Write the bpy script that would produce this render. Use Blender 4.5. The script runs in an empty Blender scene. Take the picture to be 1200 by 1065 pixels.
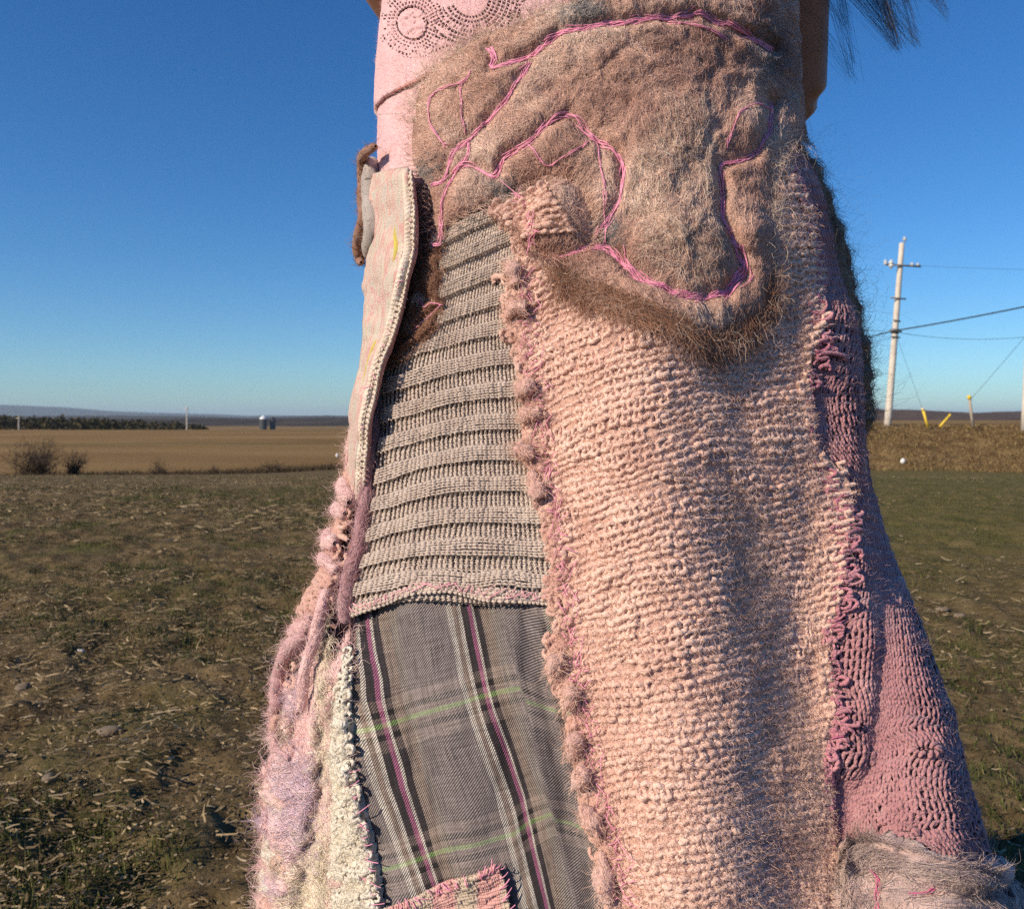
import bpy, math, random
import numpy as np
from mathutils import Matrix, Vector

random.seed(7)
RNG = np.random.default_rng(7)
SC = bpy.context.scene
COL = SC.collection

# ------------------------------------------------------------------ camera
F = 1000.0            # focal length in photo pixels (photo is 1200 x 1065)
HX, HY = 600.0, 492.0  # principal column, horizon row
CAMZ = 0.80
cam_d = bpy.data.cameras.new('camera')
cam = bpy.data.objects.new('camera', cam_d)
COL.objects.link(cam)
cam.location = (0, 0, CAMZ)
cam.rotation_euler = (math.radians(90), 0, 0)
cam_d.sensor_width = 36
cam_d.lens = 36 * F / 1200
cam_d.shift_y = -(532.5 - HY) / 1200
cam_d.clip_start = 0.02
cam_d.clip_end = 60000
cam_d.dof.use_dof = True
cam_d.dof.focus_distance = 0.66
cam_d.dof.aperture_fstop = 18.0
SC.camera = cam

# ------------------------------------------------------------------ sky + sun
SUN_AZ = math.radians(56)     # sun stands behind the camera, this far to its left
SUN_EL = math.radians(29)
world = bpy.data.worlds.new('World')
SC.world = world
world.use_nodes = True
wn = world.node_tree.nodes
wl = world.node_tree.links
wn.clear()
sky = wn.new('ShaderNodeTexSky')
sky.sky_type = 'NISHITA'
sky.sun_disc = False
sky.sun_elevation = SUN_EL
# direction to the sun (x, y) = (-sin az, -cos az)
SUN_DIR = Vector((-math.sin(SUN_AZ) * math.cos(SUN_EL), -math.cos(SUN_AZ) * math.cos(SUN_EL), math.sin(SUN_EL)))
sky.sun_rotation = math.atan2(SUN_DIR.x, SUN_DIR.y)
sky.altitude = 300
sky.air_density = 1.0
sky.dust_density = 0.0
sky.ozone_density = 3.0
hsv = wn.new('ShaderNodeHueSaturation')
hsv.inputs['Saturation'].default_value = 1.28
bg = wn.new('ShaderNodeBackground')
bg.inputs['Strength'].default_value = 0.088
wo = wn.new('ShaderNodeOutputWorld')
wl.new(sky.outputs[0], hsv.inputs['Color'])
tnt = wn.new('ShaderNodeMix'); tnt.data_type = 'RGBA'; tnt.blend_type = 'MULTIPLY'
tnt.inputs[0].default_value = 1.0
tnt.inputs[7].default_value = (0.66, 0.97, 1.22, 1)      # cold clear spring air
wl.new(hsv.outputs[0], tnt.inputs[6])
wl.new(tnt.outputs[2], bg.inputs['Color'])
wl.new(bg.outputs[0], wo.inputs['Surface'])
sun_d = bpy.data.lights.new('sun', 'SUN')
sun_d.energy = 5.0
sun_d.angle = math.radians(0.5)
sun_d.color = (1.0, 0.85, 0.64)
sun = bpy.data.objects.new('sun', sun_d)
COL.objects.link(sun)
sun.rotation_euler = (-SUN_DIR).to_track_quat('-Z', 'Y').to_euler()
vs = SC.view_settings
vs.view_transform = 'Standard'
vs.look = 'None'
vs.exposure = 0.18
vs.gamma = 1.0
SC.render.engine = 'CYCLES'
SC.cycles.max_bounces = 6
SC.cycles.diffuse_bounces = 3
SC.cycles.transparent_max_bounces = 4
SC.cycles.use_denoising = False
SC.cycles.use_adaptive_sampling = True
SC.cycles.adaptive_threshold = 0.02
SC.cycles.volume_bounces = 0
try:
    SC.cycles_curves.shape = 'RIBBONS'
except Exception:
    pass


# ------------------------------------------------------------------ helpers
def link(o, parent=None):
    COL.objects.link(o)
    if parent is not None:
        o.parent = parent
        r = parent
        m = Matrix.Identity(4)
        chain = []
        while r is not None:
            chain.append(r)
            r = r.parent
        # meshes are written in world coordinates: cancel the root empty's offset once
        if parent.parent is None and parent.type == 'EMPTY':
            o.matrix_parent_inverse = Matrix.Translation(parent.location).inverted()
    return o


def tag(o, label=None, cat=None, group=None, kind=None):
    if label: o['label'] = label
    if cat: o['category'] = cat
    if group: o['group'] = group
    if kind: o['kind'] = kind
    return o


def empty(name, loc, label, cat, group=None):
    o = bpy.data.objects.new(name, None)
    o.location = loc
    COL.objects.link(o)
    return tag(o, label, cat, group)


def mesh_data(name, verts, faces, mat=None, smooth=True, uv=None, col=None):
    """faces: (n,4) or (n,3) int array"""
    me = bpy.data.meshes.new(name)
    verts = np.asarray(verts, np.float32).reshape(-1, 3)
    faces = np.asarray(faces, np.int32)
    k = faces.shape[1]
    me.vertices.add(len(verts))
    me.vertices.foreach_set('co', verts.ravel())
    me.loops.add(faces.size)
    me.loops.foreach_set('vertex_index', faces.ravel())
    me.polygons.add(len(faces))
    me.polygons.foreach_set('loop_start', np.arange(0, faces.size, k, dtype=np.int32))
    if smooth:
        me.polygons.foreach_set('use_smooth', np.ones(len(faces), bool))
    if uv is not None:
        l = me.uv_layers.new(name='UVMap')
        l.data.foreach_set('uv', np.asarray(uv, np.float32)[faces.ravel()].ravel())
    if col is not None:
        a = me.attributes.new('tint', 'FLOAT', 'POINT')
        a.data.foreach_set('value', np.asarray(col, np.float32).ravel())
    me.update(calc_edges=True)
    me.validate()
    if mat: me.materials.append(mat)
    return me


def mesh_obj(name, verts, faces, mat=None, parent=None, smooth=True, uv=None, col=None, kind=None):
    o = bpy.data.objects.new(name, mesh_data(name, verts, faces, mat, smooth, uv, col))
    link(o, parent)
    if kind: o['kind'] = kind
    return o


def strands_obj(name, pts, radius, mat, parent=None, tip=0.35, kind=None):
    """pts: (n,k,3) world points; thin hairs as curve primitives"""
    n, k, _ = pts.shape
    cu = bpy.data.hair_curves.new(name)
    cu.add_curves([k] * n)
    cu.position_data.foreach_set('vector', np.ascontiguousarray(pts, np.float32).ravel())
    rad = np.broadcast_to(np.asarray(radius, np.float32).reshape(-1, 1), (n, 1)) * np.linspace(1, tip, k)[None, :]
    a = cu.attributes.get('radius') or cu.attributes.new('radius', 'FLOAT', 'POINT')
    a.data.foreach_set('value', np.ascontiguousarray(rad, np.float32).ravel())
    cu.materials.append(mat)
    o = bpy.data.objects.new(name, cu)
    link(o, parent)
    if kind: o['kind'] = kind
    return o


def unit(v):
    return v / np.maximum(np.linalg.norm(v, axis=-1, keepdims=True), 1e-12)


def tubes(P, N, R, sides=6, tint=None):
    """P (n,k,3) centre lines, N (n,k,3) reference normals, R radius broadcastable to (n,k).
    returns verts, quads, uv, tint"""
    n, k, _ = P.shape
    T = np.empty_like(P)
    T[:, 1:-1] = P[:, 2:] - P[:, :-2]
    T[:, 0] = P[:, 1] - P[:, 0]
    T[:, -1] = P[:, -1] - P[:, -2]
    T = unit(T)
    B = unit(np.cross(T, N))
    M = np.cross(B, T)
    R = np.broadcast_to(np.asarray(R, float), (n, k))
    a = np.linspace(0, 2 * math.pi, sides, endpoint=False)
    V = P[:, :, None, :] + R[:, :, None, None] * (np.cos(a)[None, None, :, None] * B[:, :, None, :] + np.sin(a)[None, None, :, None] * M[:, :, None, :])
    ids = np.arange(n * k * sides).reshape(n, k, sides)
    q = np.stack([ids[:, :-1, :], ids[:, 1:, :], np.roll(ids, -1, 2)[:, 1:, :], np.roll(ids, -1, 2)[:, :-1, :]], -1).reshape(-1, 4)
    seg = np.concatenate([np.zeros((n, 1)), np.cumsum(np.linalg.norm(P[:, 1:] - P[:, :-1], axis=2), 1)], 1)
    uv = np.empty((n, k, sides, 2))
    uv[..., 0] = seg[:, :, None]
    uv[..., 1] = np.arange(sides)[None, None, :] / sides
    tn = None
    if tint is not None:
        tn = np.broadcast_to(np.asarray(tint, float).reshape(n, -1, 1), (n, k, sides)).ravel()
    return V.reshape(-1, 3), q, uv.reshape(-1, 2), tn


def merge(parts):
    vs_, fs_, us_, ts_ = [], [], [], []
    b = 0
    for p in parts:
        v, f = p[0], p[1]
        vs_.append(v); fs_.append(f + b); b += len(v)
        if len(p) > 2 and p[2] is not None: us_.append(p[2])
        if len(p) > 3 and p[3] is not None: ts_.append(p[3])
    return (np.concatenate(vs_), np.concatenate(fs_), np.concatenate(us_) if us_ else None, np.concatenate(ts_) if ts_ else None)


def box_vf(c, s, rz=0.0):
    c = np.asarray(c, float); s = np.asarray(s, float) / 2
    v = np.array([[x, y, z] for z in (-1, 1) for y in (-1, 1) for x in (-1, 1)], float) * s
    ca, sa = math.cos(rz), math.sin(rz)
    v = v @ np.array([[ca, sa, 0], [-sa, ca, 0], [0, 0, 1]]) + c
    f = np.array([[0, 2, 3, 1], [4, 5, 7, 6], [0, 1, 5, 4], [2, 6, 7, 3], [0, 4, 6, 2], [1, 3, 7, 5]])
    return v, f


def _h(ix, iy, s):
    n = (ix.astype(np.int64) * 374761393 + iy.astype(np.int64) * 668265263 + s * 974634777) & 0xffffffff
    n = ((n ^ (n >> 13)) * 1274126177) & 0xffffffff
    return ((n ^ (n >> 16)) & 0xffff) / 65535.0


def vnoise(x, y, seed=0):
    """smooth value noise in [-1,1]"""
    x = np.asarray(x, float); y = np.asarray(y, float)
    x, y = np.broadcast_arrays(x, y)
    ix = np.floor(x); iy = np.floor(y)
    fx = x - ix; fy = y - iy
    fx = fx * fx * (3 - 2 * fx); fy = fy * fy * (3 - 2 * fy)
    a = _h(ix, iy, seed); b = _h(ix + 1, iy, seed); c = _h(ix, iy + 1, seed); d = _h(ix + 1, iy + 1, seed)
    return 2 * ((a * (1 - fx) + b * fx) * (1 - fy) + (c * (1 - fx) + d * fx) * fy) - 1


def fbm(x, y, seed=0, o=4):
    r = 0; a = 1.0; t = 0
    for i in range(o):
        r = r + a * vnoise(x * 2 ** i, y * 2 ** i, seed + i); t += a; a *= 0.5
    return r / t


def sstep(a, b, x):
    t = np.clip((x - a) / (b - a), 0, 1)
    return t * t * (3 - 2 * t)


def poly_at(pl, t):
    """polyline evaluated at t in [0,1] by arc length (rounded with a Catmull-Rom pass)"""
    pl = np.asarray(pl, float)
    if len(pl) > 2:
        q = []
        pp = np.vstack([2 * pl[0] - pl[1], pl, 2 * pl[-1] - pl[-2]])
        for i in range(1, len(pp) - 2):
            s = np.linspace(0, 1, 8, endpoint=False)[:, None]
            a, b, c, d = pp[i - 1], pp[i], pp[i + 1], pp[i + 2]
            q.append(0.5 * (2 * b + (c - a) * s + (2 * a - 5 * b + 4 * c - d) * s ** 2 + (3 * b - a - 3 * c + d) * s ** 3))
        q.append(pl[-1:])
        pl = np.concatenate(q)
    L = np.concatenate([[0], np.cumsum(np.linalg.norm(np.diff(pl, axis=0), axis=1))])
    t = np.clip(np.asarray(t, float), 0, 1) * L[-1]
    return np.stack([np.interp(t, L, pl[:, i]) for i in range(pl.shape[1])], -1)


def inside(poly, x, y):
    poly = np.asarray(poly, float)
    r = np.zeros(np.shape(x), bool)
    j = len(poly) - 1
    for i in range(len(poly)):
        xi, yi = poly[i]; xj, yj = poly[j]
        c = ((yi > y) != (yj > y)) & (x < (xj - xi) * (y - yi) / (yj - yi + 1e-9) + xi)
        r ^= c
        j = i
    return r


def dist_pl(pl, x, y, closed=False):
    pl = np.asarray(pl, float)
    if closed: pl = np.vstack([pl, pl[:1]])
    d = np.full(np.shape(x), 1e9)
    for a, b in zip(pl[:-1], pl[1:]):
        ab = b - a
        t = np.clip(((x - a[0]) * ab[0] + (y - a[1]) * ab[1]) / (ab @ ab + 1e-9), 0, 1)
        d = np.minimum(d, np.hypot(x - a[0] - t * ab[0], y - a[1] - t * ab[1]))
    return d


# ------------------------------------------------------------------ materials
def new_mat(name):
    m = bpy.data.materials.new(name)
    m.use_nodes = True
    nt = m.node_tree
    b = nt.nodes['Principled BSDF']
    b.inputs['Roughness'].default_value = 0.9
    b.inputs['Specular IOR Level'].default_value = 0.15
    return m, nt, b


def nd(nt, t, **kw):
    n = nt.nodes.new(t)
    for k, v in kw.items():
        if k in n.inputs.keys(): n.inputs[k].default_value = v
        else: setattr(n, k, v)
    return n


def ramp(nt, stops, interp='LINEAR'):
    r = nt.nodes.new('ShaderNodeValToRGB')
    e = r.color_ramp.elements
    r.color_ramp.interpolation = interp
    while len(e) > 1: e.remove(e[-1])
    e[0].position = stops[0][0]; e[0].color = (*stops[0][1], 1)
    for p, c in stops[1:]:
        x = e.new(p); x.color = (*c, 1)
    return r


def noise_col(nt, stops, scale, detail=4, coord='Object', rough=0.6, stretch=None):
    tc = nd(nt, 'ShaderNodeTexCoord')
    src = tc.outputs[coord]
    if stretch:
        mp = nd(nt, 'ShaderNodeMapping'); mp.inputs['Scale'].default_value = stretch
        nt.links.new(src, mp.inputs['Vector']); src = mp.outputs[0]
    nz = nd(nt, 'ShaderNodeTexNoise', Scale=scale, Detail=detail, Roughness=rough)
    nt.links.new(src, nz.inputs['Vector'])
    r = ramp(nt, stops)
    nt.links.new(nz.outputs[0], r.inputs[0])
    return r, nz


def add_bump(nt, b, height_out, strength, dist):
    bp = nd(nt, 'ShaderNodeBump', Strength=strength, Distance=dist)
    nt.links.new(height_out, bp.inputs['Height'])
    nt.links.new(bp.outputs[0], b.inputs['Normal'])
    return bp


def wool(name, stops, scale=60, twist=900.0, sheen=0.25, fine=1500, tint=None, rough=0.95, sss=0.0):
    """yarn: mottled colour, ply twist and fibre relief"""
    m, nt, b = new_mat(name)
    r, nz = noise_col(nt, stops, scale, 5)
    out = r.outputs[0]
    if tint is not None:
        at = nd(nt, 'ShaderNodeAttribute', attribute_name='tint')
        mx = nd(nt, 'ShaderNodeMix', data_type='RGBA')
        nt.links.new(at.outputs['Fac'], mx.inputs[0])
        nt.links.new(out, mx.inputs[6])
        mx.inputs[7].default_value = (*tint, 1)
        out = mx.outputs[2]
    # single fibres lighter and darker
    n3 = nd(nt, 'ShaderNodeTexNoise', Scale=fine, Detail=2.0)
    tc = nd(nt, 'ShaderNodeTexCoord')
    nt.links.new(tc.outputs['Object'], n3.inputs['Vector'])
    mr = nd(nt, 'ShaderNodeMapRange'); mr.inputs[1].default_value = 0.3; mr.inputs[2].default_value = 0.7
    mr.inputs[3].default_value = 0.78; mr.inputs[4].default_value = 1.18
    nt.links.new(n3.outputs[0], mr.inputs[0])
    ml = nd(nt, 'ShaderNodeMix', data_type='RGBA', blend_type='MULTIPLY')
    ml.inputs[0].default_value = 1.0
    nt.links.new(out, ml.inputs[6]); nt.links.new(mr.outputs[0], ml.inputs[7])
    nt.links.new(ml.outputs[2], b.inputs['Base Color'])
    b.inputs['Roughness'].default_value = rough
    b.inputs['Sheen Weight'].default_value = sheen
    b.inputs['Sheen Roughness'].default_value = 0.5
    if sss:
        b.inputs['Subsurface Weight'].default_value = sss
        b.inputs['Subsurface Radius'].default_value = (.0060, .0036, .0026)
        b.inputs['Subsurface Scale'].default_value = 1.0
    # ply twist from the yarn's own uv
    if twist:
        uvn = nd(nt, 'ShaderNodeUVMap')
        sp = nd(nt, 'ShaderNodeSeparateXYZ'); nt.links.new(uvn.outputs[0], sp.inputs[0])
        m1 = nd(nt, 'ShaderNodeMath', operation='MULTIPLY'); m1.inputs[1].default_value = twist
        nt.links.new(sp.outputs[0], m1.inputs[0])
        m2 = nd(nt, 'ShaderNodeMath', operation='MULTIPLY_ADD'); m2.inputs[1].default_value = 2 * math.pi * 2
        nt.links.new(sp.outputs[1], m2.inputs[0]); nt.links.new(m1.outputs[0], m2.inputs[2])
        sn = nd(nt, 'ShaderNodeMath', operation='SINE'); nt.links.new(m2.outputs[0], sn.inputs[0])
        ad = nd(nt, 'ShaderNodeMath', operation='MULTIPLY_ADD'); ad.inputs[1].default_value = 0.3
        nt.links.new(sn.outputs[0], ad.inputs[0]); nt.links.new(n3.outputs[0], ad.inputs[2])
        add_bump(nt, b, ad.outputs[0], 0.8, 0.0009)
    else:
        add_bump(nt, b, n3.outputs[0], 0.9, 0.0012)
    return m


def fibre_mat(name, stops, scale=40, rough=0.6):
    m, nt, b = new_mat(name)
    r, nz = noise_col(nt, stops, scale, 4)
    hi = nd(nt, 'ShaderNodeHairInfo')
    mr = nd(nt, 'ShaderNodeMapRange'); mr.inputs[3].default_value = 0.55; mr.inputs[4].default_value = 1.35
    nt.links.new(hi.outputs['Random'], mr.inputs[0])
    ml = nd(nt, 'ShaderNodeMix', data_type='RGBA', blend_type='MULTIPLY'); ml.inputs[0].default_value = 1.0
    nt.links.new(r.outputs[0], ml.inputs[6]); nt.links.new(mr.outputs[0], ml.inputs[7])
    nt.links.new(ml.outputs[2], b.inputs['Base Color'])
    b.inputs['Roughness'].default_value = rough
    b.inputs['Specular IOR Level'].default_value = 0.3
    return m


def plain(name, c, rough=0.8, var=0.15, scale=20, spec=0.2):
    m, nt, b = new_mat(name)
    lo = tuple(max(0, x * (1 - var)) for x in c); hi = tuple(min(1, x * (1 + var)) for x in c)
    r, nz = noise_col(nt, [(0.3, lo), (0.7, hi)], scale, 4)
    nt.links.new(r.outputs[0], b.inputs['Base Color'])
    b.inputs['Roughness'].default_value = rough
    b.inputs['Specular IOR Level'].default_value = spec
    return m

# ------------------------------------------------------------------ ground
def H(x, y):
    """height of the land"""
    x = np.asarray(x, float); y = np.asarray(y, float)
    r = np.hypot(x, y)
    h = -1.5 * sstep(5, 40, y)
    h = h - 8.0 * sstep(190, 420, y) * sstep(60, -40, x)
    h = h + 0.10 * vnoise(x * 0.12, y * 0.12, 3) * sstep(3, 12, r)
    # shallow ditch in front of the far field on the left
    t = np.clip((x + 40) / 40, 0, 1)
    yl = 31 + (x + 18.6) * 1.15
    h = h - 0.25 * np.exp(-((y - yl) / 2.2) ** 2) * sstep(0, -6, x)
    # road bank on the right
    b = sstep(3, 13, x)
    top = 0.47 + 0.05 * vnoise(x * 0.2, y * 0.2, 9)
    k = sstep(37.5, 44, y + 0.5 * vnoise(x * 0.5, y * 0.2, 5)) * b
    h = h * (1 - k) + top * k
    return h


def clods(x, y):
    r = np.hypot(x, y)
    a = 0.020 * (1 - sstep(6, 22, r)) + 0.005
    n = fbm(x * 9.5, y * 9.5, 21, 4)
    m = fbm(x * 1.7, y * 1.7, 31, 3)
    return a * (np.sign(n) * np.abs(n) ** 0.8 * 1.3 + 0.8 * m)


rr = np.concatenate([np.geomspace(0.25, 0.9, 12, endpoint=False), np.geomspace(0.9, 22, 300, endpoint=False), np.geomspace(22, 60, 70, endpoint=False), np.geomspace(60, 40000, 90)])
aa = np.radians(np.concatenate([np.linspace(-42, 42, 321), np.linspace(46, 314, 50)]))
RR, AA = np.meshgrid(rr, aa, indexing='ij')
gx = RR * np.sin(AA); gy = RR * np.cos(AA)
gz = H(gx, gy) + clods(gx, gy)
ids = np.arange(gx.size).reshape(gx.shape)
nx = np.roll(ids, -1, 1)
gq = np.stack([ids[:-1], nx[:-1], nx[1:], ids[1:]], -1).reshape(-1, 4)[:, ::-1]

m_ground, nt, b = new_mat('soil_and_stubble')
tc = nd(nt, 'ShaderNodeTexCoord')
def nz(scale, detail=5, stretch=None, rough=0.6):
    s = tc.outputs['Object']
    if stretch:
        mp = nd(nt, 'ShaderNodeMapping'); mp.inputs['Scale'].default_value = stretch
        nt.links.new(s, mp.inputs[0]); s = mp.outputs[0]
    n = nd(nt, 'ShaderNodeTexNoise', Scale=scale, Detail=detail, Roughness=rough)
    nt.links.new(s, n.inputs['Vector'])
    return n.outputs[0]
def mix(a, b_, f, c=None):
    m = nd(nt, 'ShaderNodeMix', data_type='RGBA')
    for v, i in ((a, 6), (b_, 7)):
        if isinstance(v, tuple): m.inputs[i].default_value = (*v, 1)
        else: nt.links.new(v, m.inputs[i])
    if isinstance(f, float): m.inputs[0].default_value = f
    else: nt.links.new(f, m.inputs[0])
    return m.outputs[2]
def mrange(v, a, b_, c=0.0, d=1.0):
    m = nd(nt, 'ShaderNodeMapRange')
    for i, q in ((1, a), (2, b_), (3, c), (4, d)): m.inputs[i].default_value = q
    nt.links.new(v, m.inputs[0])
    return m.outputs[0]
def attr(n):
    a = nd(nt, 'ShaderNodeAttribute', attribute_name=n)
    return a.outputs['Fac']
soil = mix((0.098, 0.070, 0.036), (0.235, 0.168, 0.088), mrange(nz(9, 6), 0.38, 0.68))
soil = mix(soil, (0.26, 0.19, 0.105), mrange(nz(55, 4, (1, 0.5, 1)), 0.58, 0.72))
soil = mix(soil, (0.096, 0.100, 0.032), mrange(nz(1.6, 5), 0.52, 0.68, 0.0, 0.75))
grassy = mix((0.100, 0.092, 0.032), (0.190, 0.145, 0.064), mrange(nz(3.5, 6), 0.35, 0.68))
soil = mix(soil, grassy, attr('grassy'))
far = mix((0.200, 0.122, 0.050), (0.290, 0.190, 0.084), mrange(nz(0.06, 6, (0.3, 1, 1)), 0.35, 0.65))
far = mix(far, (0.095, 0.080, 0.035), mrange(nz(0.022, 4, (0.1, 1, 1)), 0.56, 0.66))
soil = mix(soil, far, attr('far'))
soil = mix(soil, mix((0.055, 0.036, 0.020), (0.10, 0.068, 0.036), mrange(nz(2.0, 5), 0.4, 0.65)), attr('ditch'))
bankc = mix((0.105, 0.066, 0.032), (0.250, 0.170, 0.080), mrange(nz(1.3, 6, (1, 1, 2)), 0.36, 0.66))
soil = mix(soil, bankc, attr('bank'))
nt.links.new(soil, b.inputs['Base Color'])
b.inputs['Roughness'].default_value = 1.0
b.inputs['Specular IOR Level'].default_value = 0.05
add_bump(nt, b, nz(38, 6, None, 0.7), 1.0, 0.02)

gme = mesh_data('ground', np.stack([gx, gy, gz], -1), gq, m_ground)
def put(name, v):
    a = gme.attributes.new(name, 'FLOAT', 'POINT')
    a.data.foreach_set('value', np.ascontiguousarray(v, np.float32).ravel())
yl = 31 + (gx + 18.6) * 1.15
lft = sstep(1, -3, gx)
put('far', np.maximum(sstep(-1.5, 1.5, gy - yl - 2.2) * lft * (gy > 15), sstep(70, 90, gy)))
put('ditch', np.exp(-((gy - yl - 0.3 + 0.7 * vnoise(gx * 0.4, gy * 0.1, 4)) / 1.7) ** 2) * lft * (gy > 15))
put('grassy', sstep(-0.6, 1.0, gx / np.maximum(gy, .1) * 3.0 + 0.5 * vnoise(gx * .5, gy * .5, 8)) * sstep(2.5, 6, gy))
put('bank', sstep(37.6, 38.6, gy) * sstep(3, 8, gx) * (1 - sstep(70, 90, gy)))
ground = bpy.data.objects.new('ground', gme)
link(ground)
tag(ground, 'dark harvested field with straw scraps and green patches', kind='structure')


# ---- scattered cover: straw, grass (uncountable)
def scatter(n, r0, r1, a0, a1, p=1.6):
    """points, denser near the camera"""
    u = RNG.random(n)
    r = (r0 ** (2 - p) + u * (r1 ** (2 - p) - r0 ** (2 - p))) ** (1 / (2 - p))
    a = np.radians(a0 + RNG.random(n) * (a1 - a0))
    x, y = r * np.sin(a), r * np.cos(a)
    return x, y


def straw_mesh(n, r0, r1, a0, a1, lmin, lmax, w, upright, p=1.6, thr=-0.2):
    x, y = scatter(n, r0, r1, a0, a1, p)
    m = fbm(x * 1.1, y * 1.1, 77, 3) + 0.5 * vnoise(x * 4, y * 4, 78) + RNG.normal(0, .12, n) > thr
    x, y = x[m], y[m]; n = len(x)
    z = H(x, y) + clods(x, y)
    yaw = RNG.normal(1.35, 0.75, n) * np.where(RNG.random(n) < .5, 1, -1)
    pit = np.abs(RNG.normal(0, upright, n))
    L = (lmin + (lmax - lmin) * RNG.random(n) ** 2.2) * np.clip(np.hypot(x, y) / 3.5, .45, 1)
    d = np.stack([np.sin(yaw) * np.cos(pit), np.cos(yaw) * np.cos(pit), np.sin(pit)], -1)
    s = np.stack([np.cos(yaw), -np.sin(yaw), 0.6 * RNG.normal(0, 1, n)], -1)
    s = unit(s) * (w * (0.6 + 0.9 * RNG.random(n)))[:, None]
    p0 = np.stack([x, y, z + 0.006 + 0.012 * RNG.random(n)], -1)
    bend = np.stack([RNG.normal(0, .12, n), RNG.normal(0, .12, n), RNG.normal(-.03, .12, n)], -1) * L[:, None]
    pm = p0 + d * (L / 2)[:, None] + bend * 0.6
    p1 = p0 + d * L[:, None]
    V = np.stack([p0 - s, p0 + s, pm - s * .9, pm + s * .9, p1 - s * .5, p1 + s * .5], 1)
    i = (np.arange(n) * 6)[:, None]
    q = np.concatenate([i + np.array([[0, 1, 3, 2]]), i + np.array([[2, 3, 5, 4]])], 0)
    tn = np.repeat(RNG.random(n), 6)
    return V.reshape(-1, 3), q, None, tn


def leaf_mat(name, stops, trans=0.0, rough=0.8):
    m, nt_, b_ = new_mat(name)
    at = nd(nt_, 'ShaderNodeAttribute', attribute_name='tint')
    r = ramp(nt_, stops)
    nt_.links.new(at.outputs['Fac'], r.inputs[0])
    nt_.links.new(r.outputs[0], b_.inputs['Base Color'])
    b_.inputs['Roughness'].default_value = rough
    return m


m_straw = leaf_mat('dry_straw', [(0, (0.075, 0.050, 0.028)), (0.45, (0.19, 0.135, 0.072)), (0.8, (0.34, 0.25, 0.14)), (1, (0.46, 0.36, 0.23))])
m_grass = leaf_mat('field_grass', [(0, (0.030, 0.038, 0.011)), (0.5, (0.062, 0.076, 0.021)), (0.8, (0.10, 0.115, 0.034)), (1, (0.16, 0.13, 0.06))])
v, q, _, t = merge([straw_mesh(170000, 1.0, 24, -42, -1, 0.008, 0.050, 0.0017, 0.18, 1.15, -0.06),
                    straw_mesh(60000, 1.2, 34, 6, 42, 0.008, 0.06, 0.0019, 0.16, 1.05, -0.02),
                    straw_mesh(700, 1.2, 8, -42, -6, 0.06, 0.15, 0.0024, 0.16, 1.1, -0.1),
                    straw_mesh(60000, 5, 36, -42, 2, 0.03, 0.10, 0.0042, 0.12, 1.0, 0.0)])
mesh_obj('straw', v, q, m_straw, smooth=False, col=t, kind='stuff')['label'] = 'short pale straw scraps strewn over the dark soil'


def blades(x, y, lmin, lmax, w, lean, zoff=0.0):
    n = len(x)
    z = H(x, y) + clods(x, y) + zoff
    yaw = RNG.random(n) * 6.283
    L = lmin + (lmax - lmin) * RNG.random(n)
    ln = np.abs(RNG.normal(0, lean, n))
    d = np.stack([np.sin(yaw), np.cos(yaw)], -1)
    s = np.stack([np.cos(yaw + 1.2), -np.sin(yaw + 1.2), np.zeros(n)], -1) * (w * (0.6 + .8 * RNG.random(n)))[:, None]
    p0 = np.stack([x, y, z], -1)
    pm = p0 + np.concatenate([d * (ln * L * .35)[:, None], (L * .62)[:, None]], 1)
    p1 = p0 + np.concatenate([d * (ln * L)[:, None], (L * (1 - .35 * np.minimum(ln, 1.2)))[:, None]], 1)
    V = np.stack([p0 - s, p0 + s, pm - s * .7, pm + s * .7, p1 - s * .1, p1 + s * .1], 1)
    i = (np.arange(n) * 6)[:, None]
    q_ = np.concatenate([i + np.array([[0, 1, 3, 2]]), i + np.array([[2, 3, 5, 4]])], 0)
    return V.reshape(-1, 3), q_, None, np.repeat(RNG.random(n), 6)


def tufts(n, r0, r1, a0, a1, per, spread, lmin, lmax, w, lean, p=1.4, thr=0.05, seed=55):
    x, y = scatter(n, r0, r1, a0, a1, p)
    m = fbm(x * .8, y * .8, seed, 3) > thr
    x, y = np.repeat(x[m], per), np.repeat(y[m], per)
    return blades(x + RNG.normal(0, spread, len(x)), y + RNG.normal(0, spread, len(x)), lmin, lmax, w, lean)


v, q, _, t = merge([tufts(9000, 1.1, 14, -42, -1, 16, 0.030, 0.006, 0.026, 0.0014, 1.1, 1.3, -0.2),
                    tufts(8000, 1.4, 34, 7, 42, 16, 0.045, 0.006, 0.026, 0.0015, 1.1, 1.3, -0.25),
                    tufts(260, 1.2, 7, -42, -4, 9, 0.02, 0.03, 0.07, 0.0012, 0.5, 1.3, -0.2),
                    tufts(260, 1.6, 8, 12, 42, 9, 0.02, 0.03, 0.06, 0.0012, 0.5, 1.3, -0.2),
                    tufts(3000, 8, 34, -42, 0, 10, 0.08, 0.02, 0.05, 0.003, 0.9, 1.0, -0.05)])
mesh_obj('grass', v, q, m_grass, smooth=False, col=t, kind='stuff')['label'] = 'low green grass and weeds in the field'

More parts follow.
